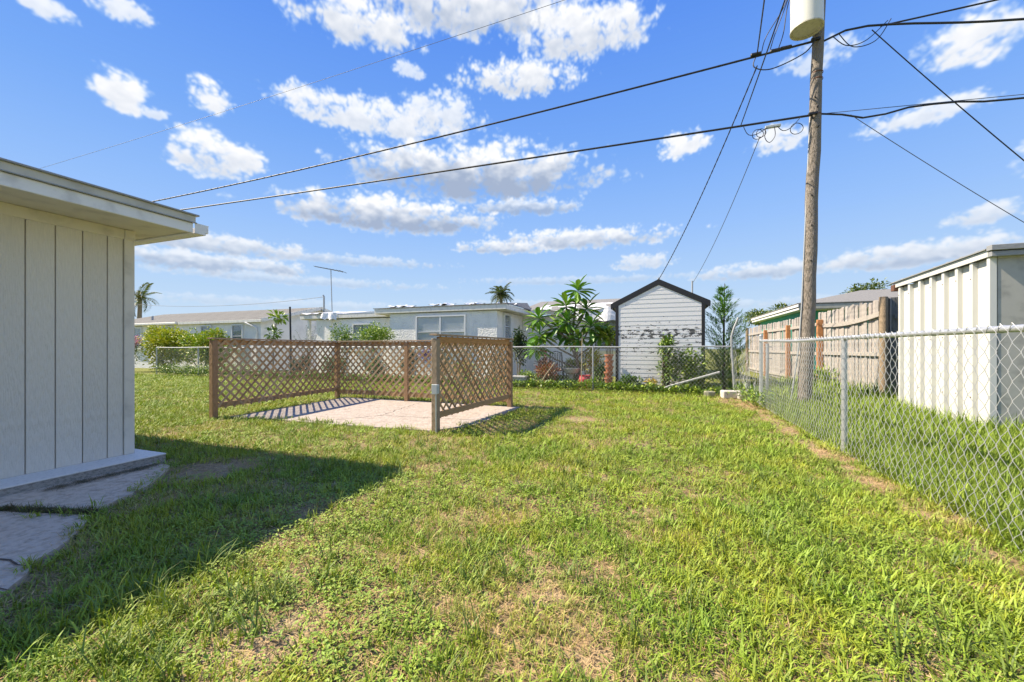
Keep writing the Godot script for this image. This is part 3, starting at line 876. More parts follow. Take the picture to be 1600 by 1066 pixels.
func main_house() -> void:
	var o := thing("white_house", "low white stucco house with wide curtained window and white roof tarps", "house", P(-8.15, 14.0))
	# local: x = X + 8.15, z = -(D - 14)
	var X := func(x: float) -> float: return x + 8.15
	boxpart(o, "wall", Vector3(0, 1.28, -3.0), Vector3(4.9, 2.66, 6.0), M.stucco, 0.01)
	boxpart(o, "wall", Vector3(X.call(-13.0), 1.25, -3.42), Vector3(4.78, 2.56, 5.4), M.stucco, 0.01)
	boxpart(o, "wall", Vector3(X.call(-2.45), 1.28, -6.0), Vector3(6.48, 2.66, 6.0), M.stucco, 0.01)
	# front eave
	boxpart(o, "fascia", Vector3(-0.15, 2.735, 0.10), Vector3(6.0, 0.19, 0.03), M.trim_white)
	boxpart(o, "fascia", Vector3(2.865, 2.735, -1.42), Vector3(0.03, 0.19, 3.04), M.trim_white)
	boxpart(o, "soffit", Vector3(-0.15, 2.632, -1.5), Vector3(5.98, 0.02, 3.14), M.soffit, 0.0)
	roofslab(o, [Vector3(-3.2, 2.835, 0.14), Vector3(2.9, 2.835, 0.14), Vector3(2.5, 3.25, -3.6), Vector3(-3.2, 3.25, -3.6)], M.shingle, 0.03)
	roofslab(o, [Vector3(2.9, 2.835, 0.14), Vector3(2.95, 2.835, -2.9), Vector3(2.5, 3.25, -3.6)], M.shingle, 0.03)
	for q in [[-2.6, 0.08, 1.1], [-0.5, 0.1, 0.9], [1.0, -0.1, 0.6], [2.2, -0.5, 0.7]]:
		tarp_piece(o, Vector3(q[0], 2.84, q[1]), Vector3(q[0] + q[2], 2.84, q[1]), Vector3(q[0] + q[2], 2.93, q[1] - 0.7), Vector3(q[0], 2.93, q[1] - 0.7))
	# left lower wing with a white post and a dark opening
	boxpart(o, "fascia", Vector3(X.call(-13.45), 2.66, -0.62), Vector3(5.7, 0.16, 0.03), M.trim_white)
	boxpart(o, "soffit", Vector3(X.call(-13.45), 2.572, -2.6), Vector3(5.68, 0.02, 3.9), M.soffit, 0.0)
	roofslab(o, [Vector3(X.call(-16.3), 2.745, -0.60), Vector3(X.call(-10.75), 2.745, -0.60), Vector3(X.call(-10.75), 3.15, -4.2), Vector3(X.call(-15.5), 3.15, -4.2)], M.shingle, 0.03)
	tarp_piece(o, Vector3(X.call(-16.2), 2.75, -0.55), Vector3(X.call(-14.6), 2.75, -0.55), Vector3(X.call(-13.9), 3.05, -3.2), Vector3(X.call(-15.6), 3.05, -3.2))
	tarp_piece(o, Vector3(X.call(-14.9), 2.50, -0.50), Vector3(X.call(-14.0), 2.42, -0.50), Vector3(X.call(-14.0), 2.76, -0.56), Vector3(X.call(-14.9), 2.76, -0.56))
	boxpart(o, "porch_post", Vector3(X.call(-14.6), 1.25, -0.76), Vector3(0.42, 2.55, 0.2), M.stucco)
	boxpart(o, "porch_post", Vector3(X.call(-15.9), 1.25, -0.8), Vector3(0.12, 2.55, 0.12), M.stucco)
	window(o, Vector3(X.call(-12.6), 1.7, -0.72), 1.0, 1.1, 1, 0.0, M.room_dark)
	# right recessed wing, grey roof, white tarp over its eave
	boxpart(o, "fascia", Vector3(X.call(-2.3), 2.70, -2.58), Vector3(6.9, 0.17, 0.03), M.trim_white)
	roofslab(o, [Vector3(X.call(-5.75), 2.79, -2.55), Vector3(X.call(1.2), 2.79, -2.55), Vector3(X.call(0.4), 3.62, -6.4), Vector3(X.call(-5.75), 3.62, -6.4)], M.shingle, 0.03)
	roofslab(o, [Vector3(X.call(-5.75), 3.62, -6.4), Vector3(X.call(0.4), 3.62, -6.4), Vector3(X.call(1.2), 2.79, -9.6), Vector3(X.call(-5.75), 2.79, -9.6)], M.shingle, 0.03)
	tarp_piece(o, Vector3(X.call(-4.8), 2.72, -2.42), Vector3(X.call(-1.3), 2.70, -2.42), Vector3(X.call(-1.6), 3.16, -4.3), Vector3(X.call(-4.9), 3.14, -4.3))
	tarp_piece(o, Vector3(X.call(-3.1), 2.25, -2.36), Vector3(X.call(-1.35), 2.2, -2.36), Vector3(X.call(-1.25), 2.76, -2.42), Vector3(X.call(-3.2), 2.76, -2.42))
	tarp_piece(o, Vector3(X.call(-1.6), 2.70, -2.42), Vector3(X.call(-0.9), 2.70, -2.42), Vector3(X.call(-0.9), 3.0, -3.4), Vector3(X.call(-1.6), 3.0, -3.4))
	window(o, Vector3(X.call(-8.13), 1.80, 0.0), 2.16, 1.28, 2, 0.0, M.blind)
	window(o, Vector3(X.call(-5.70), 2.02, -0.95), 0.62, 0.95, 1, PI / 2, M.room_dark)
	window(o, Vector3(X.call(-1.9), 1.75, -3.0), 1.1, 1.2, 1, 0.0, M.room_dark)
	boxpart(o, "vent_pipe", Vector3(0.9, 2.98, -1.2), Vector3(0.09, 0.22, 0.09), M.trim_white, 0.01)

func gable_house() -> void:
	var o := thing("gable_house", "long white house with streaked grey-brown roof and blank gable end", "house", P(-18.8, 14.5))
	# local x <= 0 along the front; z from 0 back to -7.2
	boxpart(o, "wall", Vector3(-7.0, 1.32, -3.6), Vector3(14.0, 2.64, 7.2), M.stucco_warm, 0.01)
	var g := Sh.new()
	g.prism([Vector3(-0.3, 2.62, 0), Vector3(-0.3, 2.62, -7.2), Vector3(-0.3, 3.48, -3.6)].duplicate(), Vector3(0.302, 0, 0))
	put(o, "gable", g, M.stucco_warm)
	roofslab(o, [Vector3(-14.2, 2.58, 0.12), Vector3(0.25, 2.58, 0.12), Vector3(0.25, 3.52, -3.6), Vector3(-14.2, 3.52, -3.6)], M.shingle_streaked, 0.07)
	roofslab(o, [Vector3(-14.2, 3.52, -3.6), Vector3(0.25, 3.52, -3.6), Vector3(0.25, 2.58, -7.7), Vector3(-14.2, 2.58, -7.7)], M.shingle_streaked, 0.07)
	for q in [[0.16, -3.6], [-7.75, -3.6]]:
		var s := Sh.new()
		s.bar(Vector3(0.262, 2.575, q[0]), Vector3(0.262, 3.515, q[1]), 0.024, 0.19)
		put(o, "rake_board", s, M.trim_white)
	boxpart(o, "fascia", Vector3(-3.0, 2.56, 0.135), Vector3(6.4, 0.14, 0.03), M.trim_white)
	boxpart(o, "gutter", Vector3(-10.2, 2.56, 0.18), Vector3(7.9, 0.13, 0.12), M.trim_white, 0.02)
	boxpart(o, "soffit", Vector3(-7.0, 2.49, 0.06), Vector3(14.1, 0.02, 0.12), M.soffit, 0.0)
	for x in [-1.6, -4.0, -7.2, -10.0]:
		window(o, Vector3(x, 1.78, 0.0), 0.72, 1.15, 1, 0.0, M.room_dark)
	var d := Sh.new()
	d.tube(PackedVector3Array([Vector3(-0.9, 2.48, 0.16), Vector3(-0.75, 2.42, 0.14), Vector3(-0.25, 2.22, 0.06), Vector3(-0.2, 2.05, 0.05), Vector3(-0.2, 0.1, 0.05)]), 0.045, 0.045, 8)
	put(o, "downspout", d, M.trim_white)
	boxpart(o, "vent_pipe", Vector3(-10.6, 3.0, -1.0), Vector3(0.10, 0.35, 0.10), M.galv_dull, 0.01)
	var mm := Sh.new()
	mm.tube(PackedVector3Array([Vector3(0.42, 2.2, -3.65), Vector3(0.42, 4.2, -3.65), Vector3(0.36, 4.3, -3.65)]), 0.05, 0.05, 8)
	put(o, "service_mast", mm, M.galv_dull)
	# television antenna
	var t := thing("antenna", "old television antenna on a thin mast above the gable house", "antenna", P(-18.70, 19.0, 3.1))
	var s := Sh.new()
	s.tube(PackedVector3Array([Vector3(0.14, -0.9, 0), Vector3(0, 2.9, 0)]), 0.03, 0.025, 6)
	put(t, "mast", s, M.galv_dull)
	var b0 := Vector3(-1.0, 3.10, 0.25); var b1 := Vector3(0.75, 2.74, -0.2)
	var bm := Sh.new()
	bm.bar(b0, b1, 0.05, 0.05)
	put(t, "boom", bm, M.galv_dull)
	for i in 9:
		var p := b0.lerp(b1, i / 8.0)
		var e := Sh.new()
		var l := 0.25 + 0.07 * i
		e.tube(PackedVector3Array([p + Vector3(-0.13, 0, -0.5) * l, p + Vector3(0.13, 0, 0.5) * l]), 0.014, 0.014, 5)
		put(t, "element", e, M.thin_wire)

func teal_house() -> void:
	var o := thing("teal_house", "teal house with grey hip roof and white eave beyond the picket fence", "house", P(6.0, 21.6))
	boxpart(o, "wall", Vector3(6.0, 1.45, -4.3), Vector3(11.2, 3.0, 8.0), M.teal, 0.01)
	for q in [[Vector3(-0.02, 2.93, -4.0), Vector3(0.04, 0.10, 9.2)], [Vector3(-0.06, 3.07, -4.0), Vector3(0.05, 0.12, 9.3)]]:
		boxpart(o, "eave_board", q[0], q[1], M.trim_white)
	boxpart(o, "front_fascia", Vector3(6.0, 3.02, 0.58), Vector3(12.0, 0.20, 0.04), M.shed_grey)
	boxpart(o, "soffit", Vector3(6.0, 2.90, -4.0), Vector3(11.9, 0.02, 9.1), M.soffit, 0.0)
	var e := 3.14; var t := 4.15
	roofslab(o, [Vector3(-0.1, e, 0.62), Vector3(12.1, e, 0.62), Vector3(8.0, t, -4.0), Vector3(4.0, t, -4.0)], M.shingle, 0.04)
	roofslab(o, [Vector3(-0.1, e, -8.7), Vector3(-0.1, e, 0.62), Vector3(4.0, t, -4.0)], M.shingle, 0.04)
	roofslab(o, [Vector3(12.1, e, 0.62), Vector3(12.1, e, -8.7), Vector3(8.0, t, -4.0)], M.shingle, 0.04)
	roofslab(o, [Vector3(12.1, e, -8.7), Vector3(-0.1, e, -8.7), Vector3(4.0, t, -4.0), Vector3(8.0, t, -4.0)], M.shingle, 0.04)

# ------------------------------------------------------------------ chain-link
func strand(h: float, half_p: float, half_w: float, r: float, sides: int, flip: float) -> ArrayMesh:
	var s := Sh.new()
	var pts := PackedVector3Array()
	var k := int(h / half_p)
	for i in k + 1:
		var q := (1.0 if i % 2 == 0 else -1.0) * flip
		pts.append(Vector3(0.0045 * (1.0 if i % 2 == 0 else -1.0), i * half_p, q * (half_w * 0.5 + 0.003)))
	s.tube(pts, r, r, sides, false)
	return s.mesh()

func near_chain_fence() -> void:
	var X := 1.94
	var o := thing("chain_link_fence", "galvanized chain-link fence with straight top rail along the dry grass strip", "fence")
	var D0 := -1.0; var D1 := 9.13
	var top := 1.27
	for q in [[9.13, 0.034, 1.40], [5.40, 0.027, 1.25], [1.70, 0.027, 1.25]]:
		var s := Sh.new()
		var r: float = q[1]; var h: float = q[2]
		s.tube(PackedVector3Array([P(X + 0.02, q[0], -0.15), P(X + 0.02, q[0], h)]), r, r, 14)
		var po := put(o, "post", s, M.galv)
		var cp := Sh.new()
		cp.lathe(P(X + 0.02, q[0], h - 0.012), [[r + 0.005, 0.0], [r + 0.005, 0.022], [r * 0.8, 0.04], [0.0, 0.05]], 14)
		put(po, "post_cap", cp, M.galv_dull)
	for q in [[D0, 4.9], [4.9, D1 - 0.02]]:
		var s := Sh.new()
		s.tube(PackedVector3Array([P(X + 0.012, q[0], top), P(X + 0.012, (q[0] + q[1]) * 0.5, top - 0.006), P(X + 0.012, q[1], top + (0.035 if q[1] > 8 else 0.0))]), 0.0215, 0.0215, 12)
		put(o, "top_rail", s, M.galv)
	for q in [[4.9, 0.027], [9.09, 0.028]]:
		var s := Sh.new()
		s.tube(PackedVector3Array([P(X + 0.012, q[0] - 0.05, top + (0.034 if q[0] > 8 else 0.0)), P(X + 0.012, q[0] + 0.04, top + (0.035 if q[0] > 8 else 0.0))]), q[1], q[1], 12)
		put(o, "rail_sleeve", s, M.galv_dull)
	var hp := 0.0565
	var hw := 0.045
	var ma := strand(1.31, hp, hw, 0.0021, 5, 1.0)
	var mb := strand(1.31, hp, hw, 0.0021, 5, -1.0)
	var k := 0
	var d := 1.3
	while d < D1 - 0.03:
		var lift := 0.0 if d < 5.4 else 0.035 * (d - 5.4) / 3.7
		add(o, "wire", ma if k % 2 == 0 else mb, M.wire, Transform3D(Basis(Vector3.RIGHT, R(-0.004, 0.004)), P(X - 0.013 + 0.006 * sin(d * 2.0), d, 0.0 + lift)))
		d += hw
		k += 1
	d = 2.0
	while d < 9.0:
		var s := Sh.new()
		s.lathe(Vector3.ZERO, [[0.0245, -0.003], [0.0265, 0.0], [0.0245, 0.003]], 12)
		add(o, "wire_tie", s.mesh(), M.wire, Transform3D(Basis(Vector3.RIGHT, PI / 2 + 0.3), P(X + 0.012, d, top - 0.003)))
		d += 0.62
	# end pieces where the fence corner has come apart
	var q := thing("fence_post", "bare grey pipe post behind the chain-link corner post", "post", P(2.56, 11.3))
	var s := Sh.new()
	s.tube(PackedVector3Array([Vector3(0, -0.1, 0), Vector3(0, 1.27, 0)]), 0.035, 0.035, 12)
	put(q, "pipe", s, M.galv)
	for y in [0.42, 0.9, 1.18]:
		var b := Sh.new()
		b.lathe(Vector3(0, y, 0), [[0.037, 0.0], [0.041, 0.004], [0.041, 0.02], [0.037, 0.024]], 12)
		b.bar(Vector3(0.03, y + 0.012, 0), Vector3(0.10, y + 0.012, 0), 0.02, 0.02)
		put(q, "bracket", b, M.galv_dull)

func back_chain_fence() -> void:
	var D := 11.1
	var o := thing("chain_link_fence", "sagging chain-link fence along the flower beds in front of the white shed", "fence")
	var X0 := -20.75; var X1 := 1.72
	for x in [-20.75, -18.0, -15.5, -12.9, -10.2, -7.4, -4.5, -1.65]:
		var s := Sh.new()
		s.tube(PackedVector3Array([P(x, D, -0.1), P(x, D, 1.21)]), 0.026, 0.026, 10)
		put(o, "post", s, M.galv_dull)
	var l := Sh.new()
	l.tube(PackedVector3Array([P(1.82, D, -0.1), P(1.78, D, 0.7), P(1.75, D, 1.22), P(1.75, D, 1.45), P(1.80, D, 1.65), P(1.90, D, 1.92)]), 0.027, 0.024, 10)
	var lp := put(o, "leaning_post", l, M.galv_dull)
	tag(lp, "bent leaning pipe post with dark tip")
	var r := Sh.new()
	var pts := PackedVector3Array()
	for i in 30:
		var x := lerpf(X0, X1, i / 29.0)
		pts.append(P(x, D, 1.20 + 0.008 * sin(x * 1.7)))
	r.tube(pts, 0.02, 0.02, 8)
	put(o, "top_rail", r, M.galv_dull)
	var mm := MultiMesh.new()
	mm.transform_format = MultiMesh.TRANSFORM_3D
	mm.mesh = strand(1.22, 0.0565, 0.045, 0.0019, 4, 1.0)
	var n := int((X1 - X0) / 0.045)
	mm.instance_count = n
	for i in n:
		var bs := Basis(Vector3.UP, PI / 2 if i % 2 == 0 else -PI / 2)
		mm.set_instance_transform(i, Transform3D(bs, P(X0 + i * 0.045, D - 0.02, 0.0)))
	var mi := MultiMeshInstance3D.new()
	mi.name = "wire_mesh"
	mi.multimesh = mm
	mi.material_override = M.wire
	mi.set_meta("kind", "stuff")
	o.add_child(mi)
	# crumpled loose fabric between the two fences
	var c := thing("crumpled_mesh", "crumpled loose chain-link mesh between leaning post and corner post", "wire mesh")
	for k in 46:
		var s := Sh.new()
		var t := k / 45.0
		var base := P(lerpf(1.80, 1.93, t), lerpf(11.05, 9.2, t), 0)
		var path := PackedVector3Array()
		var off := Vector3(R(-0.05, 0.05), 0, R(-0.1, 0.1))
		var hmax := 1.22 - 0.22 * sin(t * PI)
		var m := 16
		for i in m + 1:
			var v := float(i) / m
			off += Vector3(R(-0.045, 0.045), 0, R(-0.06, 0.06))
			path.append(base + off * 0.8 + Vector3(0, 0.05 + v * hmax, (0.04 if i % 2 == 0 else -0.04)))
		s.tube(path, 0.0021, 0.0021, 4, false)
		put(c, "wire", s, M.wire)
	# broken blocks and a fallen pipe by the corner
	var bl := [[1.62, 10.42, 0.40, 0.19, 0.2, 0.25, "block", "pale broken concrete block lying below the leaning post"], [2.02, 10.62, 0.30, 0.17, 0.2, -0.5, "block", "chipped white concrete block lying beside the grey corner post"], [1.20, 10.55, 0.22, 0.14, 0.16, 0.7, "moss_block", "mossy dark concrete block by the fallen pipe"], [1.83, 10.3, 0.16, 0.12, 0.14, 0.9, "block", "small pale concrete chunk between two larger blocks"]]
	for q in bl:
		var t := Sh.new()
		t.box(Vector3.ZERO, Vector3(q[2], q[3], q[4]), Basis(), 0.02)
		for i in t.v.size():
			t.v[i] += Vector3(fine.get_noise_3dv(t.v[i] * 3.0 + Vector3(q[0], 0, 0)), fine.get_noise_3dv(t.v[i] * 3.0 + Vector3(9, q[1], 0)), 0) * 0.02
		var b := put(self, "concrete_block", t, M[q[6]])
		b.position = P(q[0], q[1], q[3] * 0.5 - 0.01)
		b.rotation.y = q[5]
		tag(b, q[7], "block", "broken blocks at the fence corner")
	var pp := Sh.new()
	pp.tube(PackedVector3Array([P(0.05, 11.25, 0.02), P(0.3, 11.22, 0.16), P(0.9, 11.2, 0.36), P(1.5, 11.19, 0.56)]), 0.028, 0.028, 10)
	var po := put(self, "fallen_pipe", pp, M.pvc)
	tag(po, "pale pipe leaning low across the ivy beside the white shed", "pipe")

# ------------------------------------------------------------------ grey picket fence
func wood_fence() -> void:
	var X := 4.42
	var o := thing("picket_fence", "tall weathered grey dog-ear picket fence behind the utility pole", "fence")
	var D0 := 10.12; var D1 := 23.0
	var meshes := []
	for i in 6:
		var w := 0.136 + R(-0.004, 0.004)
		var h := 2.19 + R(-0.03, 0.02)
		var s := Sh.new()
		var e := 0.03
		s.prism([Vector3(0, 0.03, -w / 2), Vector3(0, 0.03, w / 2), Vector3(0, h - e, w / 2), Vector3(0, h, w / 2 - e), Vector3(0, h, -w / 2 + e), Vector3(0, h - e, -w / 2)].duplicate(), Vector3(-0.017, 0, 0))
		meshes.append(s.mesh())
	var d := D0 + 0.07
	while d < D1:
		if not (d > 13.9 and d < 14.25):
			var xf := Transform3D(Basis(Vector3.FORWARD, R(-0.012, 0.012)) * Basis(Vector3.RIGHT, R(-0.008, 0.008)), P(X + 0.02 + R(-0.006, 0.006), d, R(-0.02, 0.01)))
			add(o, "picket", meshes[rng.randi() % 6], M["picket%d" % (rng.randi() % 4)], xf)
		d += 0.149
	var posts := [10.14, 13.5, 16.35, 19.4, 23.0]
	for i in 5:
		var s := Sh.new()
		if i == 0 or i == 4:
			s.tube(PackedVector3Array([P(X - 0.09, posts[i], -0.1), P(X - 0.09, posts[i], 2.2)]), 0.075, 0.07, 12)
			put(o, "post", s, M.post_grey)
		else:
			var h: float = [0, 1.97, 1.97, 1.93, 0][i]
			s.box(P(X - 0.09, posts[i], h * 0.5), Vector3(0.12, h, 0.13), Basis(), 0.006)
			put(o, "post", s, M.post_new)
	for i in 4:
		for y in [0.17, 1.02, 1.86]:
			var s := Sh.new()
			var a: float = posts[i] + 0.1; var b: float = posts[i + 1] - 0.08
			if y > 1.5 and i == 0:       # warped top rail: bows up towards the near end
				var n := 8
				for k in n:
					var t0 := float(k) / n; var t1 := float(k + 1) / n
					var yy := func(t: float) -> float: return 1.80 + 0.10 * pow(1.0 - t, 2.0) - 0.05 * sin(t * PI)
					s.bar(P(X - 0.028, lerpf(a, b, t0), yy.call(t0)), P(X - 0.028, lerpf(a, b, t1), yy.call(t1)), 0.038, 0.10)
			else:
				s.bar(P(X - 0.028, a, y + R(-0.02, 0.02)), P(X - 0.028, b, y + R(-0.02, 0.02)), 0.038, 0.09, Vector3.UP, 0.004)
			put(o, "rail", s, M.fence_rail)
	# the dark return behind the metal shed
	var r := thing("picket_fence", "dark weathered picket fence section turning behind the metal shed", "fence")
	var x := 4.46
	while x < 7.2:
		var s := Sh.new()
		s.box(Vector3(0, 1.08, 0), Vector3(0.137, 2.2, 0.018), Basis(), 0.003)
		add(r, "picket", s.mesh(), M.picket_dark, Transform3D(Basis(Vector3.BACK, R(-0.01, 0.01)), P(x, 10.16, R(-0.02, 0.02))))
		x += 0.146
	for y in [0.2, 1.0, 1.8]:
		var s := Sh.new()
		s.bar(P(4.5, 10.13, y), P(7.2, 10.13, y), 0.036, 0.09)
		put(r, "rail", s, M.picket_dark)

# ------------------------------------------------------------------ utility pole
func pole_at(h: float) -> Vector3:
	return P(2.80 + 0.0348 * h, 9.50 + 0.0126 * h, h)

func utility_pole() -> void:
	var o := thing("utility_pole", "tall leaning weathered wooden utility pole carrying cables behind the chain-link fence", "utility pole")
	var s := Sh.new()
	var pts := PackedVector3Array()
	var rad := []
	for i in 24:
		var h := -0.4 + i * 0.5
		pts.append(pole_at(h) + Vector3(fine.get_noise_2d(h * 0.3, 1.0), 0, fine.get_noise_2d(h * 0.3, 7.0)) * 0.02)
		rad.append(lerpf(0.122, 0.084, i / 23.0) + fine.get_noise_2d(h, 20.0) * 0.004)
	s.tube(pts, 0.13, 0.1, 24, true, rad)
	put(o, "shaft", s, M.pole)
	# ground-wire moulding on the side, splaying out at the foot
	var c := Sh.new()
	var q := PackedVector3Array()
	for h in [0.0, 0.4, 1.2, 2.0, 4.0, 6.6]:
		q.append(pole_at(h) + Vector3(-0.135 + 0.007 * h - 0.12 * maxf(0, 1.0 - h / 1.4), 0, 0.03 - 0.002 * h))
	c.tube(q, 0.014, 0.014, 6)
	put(o, "ground_wire", c, M.galv_dull)
	for h in [5.75, 5.55, 6.15, 4.2, 2.9, 5.95, 3.6]:
		var b := Sh.new()
		var dirv := Vector3(R(-0.8, 0.3), 0, 1).normalized()
		b.tube(PackedVector3Array([pole_at(h) + dirv * 0.09, pole_at(h) + dirv * 0.145]), 0.014, 0.014, 6)
		put(o, "bolt", b, M.iron)
	for h in [5.83, 6.55, 6.68]:
		var b := Sh.new()
		var br: float = 0.1253 - 0.0033 * h
		b.lathe(pole_at(h), [[br - 0.004, -0.012], [br, -0.008], [br, 0.008], [br - 0.004, 0.012]], 20)
		put(o, "steel_band", b, M.rusty)
	for h in [5.82, 7.3]:
		var b := Sh.new()
		b.box(pole_at(h) + Vector3(-0.08, 0, 0.13), Vector3(0.16, 0.05, 0.05), Basis(), 0.008)
		put(o, "clamp", b, M.iron)
	# transformer can on the near side
	var t := thing("transformer", "white cylindrical transformer can with rust streak mounted on the utility pole", "transformer", pole_at(7.42) + Vector3(-0.28, 0, 0.28))
	var b := Sh.new()
	b.lathe(Vector3.ZERO, [[0.268, 0.0], [0.268, 0.02], [0.268, 0.95], [0.275, 0.955], [0.275, 1.0], [0.262, 1.02]], 40)
	put(t, "tank", b, M.tank)
	var u := Sh.new()
	u.lathe(Vector3.ZERO, [[0.0, 0.028], [0.245, 0.024], [0.252, 0.0], [0.277, -0.004], [0.277, 0.018]], 40)
	put(t, "base", u, M.tank_base)
	var l := Sh.new()
	l.lathe(Vector3.ZERO, [[0.285, 1.0], [0.285, 1.03], [0.2, 1.09], [0.0, 1.11]], 32)
	put(t, "lid", l, M.tank)
	for a in [-0.5, 0.4]:
		var bu := Sh.new()
		bu.lathe(Vector3(a * 0.3, 1.08, 0.05), [[0.035, 0.0], [0.055, 0.04], [0.03, 0.06], [0.05, 0.1], [0.025, 0.12], [0.04, 0.16], [0.0, 0.2]], 12)
		put(t, "bushing", bu, M.grey_pot)
	for y in [0.25, 0.8]:
		var br := Sh.new()
		br.bar(Vector3(0.19, y, -0.19), Vector3(0.27, y, -0.27), 0.12, 0.05)
		put(t, "bracket", br, M.galv_dull)
	# the rust run below the bracket bolt: narrow, ragged, on the tank's face
	var rs := Sh.new()
	var ang := 1.08
	for k in 12:
		var y0 := 0.98 - k * 0.05
		var w := 0.05 * (1.0 - k / 13.0) * R(0.6, 1.2)
		for side in [-1, 1]:
			var aa := ang; var ab: float = ang + side * w * 2.0
			var p0 := Vector3(cos(aa), 0, sin(aa)) * 0.270; var p1 := Vector3(cos(ab), 0, sin(ab)) * 0.270
			rs.quad(p0 + Vector3.UP * (y0 - 0.05), p1 + Vector3.UP * (y0 - 0.05), p1 + Vector3.UP * y0, p0 + Vector3.UP * y0)
	put(t, "rust_run", rs, M.rust_streak)

func cable(label: String, a: Vector3, b: Vector3, sag: float, r: float, key := "black_cable", parts := 28) -> Node3D:
	var o := thing("overhead_cable", label, "cable")
	var s := Sh.new()
	var pts := PackedVector3Array()
	for i in parts + 1:
		var t := float(i) / parts
		pts.append(a.lerp(b, t) + Vector3.DOWN * sag * 4.0 * t * (1.0 - t))
	s.tube(pts, r, r, 6)
	put(o, "strand", s, M[key])
	return o

func twist(o: Node3D, a: Vector3, b: Vector3, sag: float, r: float, turns: float, gap: float) -> void:
	var parts := int(turns * 8)
	for k in 2:
		var s := Sh.new()
		var pts := PackedVector3Array()
		for i in parts + 1:
			var t := float(i) / parts
			var an := t * turns * TAU + k * PI
			pts.append(a.lerp(b, t) + Vector3.DOWN * sag * 4.0 * t * (1.0 - t) + Vector3(0, sin(an), cos(an)) * gap)
		s.tube(pts, r, r, 5)
		put(o, "strand", s, M.black_cable)

func path_cable(o: Node3D, called: String, pts: Array, r: float, key := "black_cable") -> void:
	var c := Curve3D.new()
	for i in pts.size():
		var tn: Vector3 = (pts[mini(i + 1, pts.size() - 1)] - pts[maxi(i - 1, 0)]) / 6.0
		c.add_point(pts[i], -tn, tn)
	c.bake_interval = 0.05
	var s := Sh.new()
	var n := maxi(8, mini(60, int(c.get_baked_length() / 0.05)))
	var q := PackedVector3Array()
	for i in n + 1:
		q.append(c.sample_baked(c.get_baked_length() * i / n, true))
	s.tube(q, r, r, 6)
	put(o, called, s, M[key])

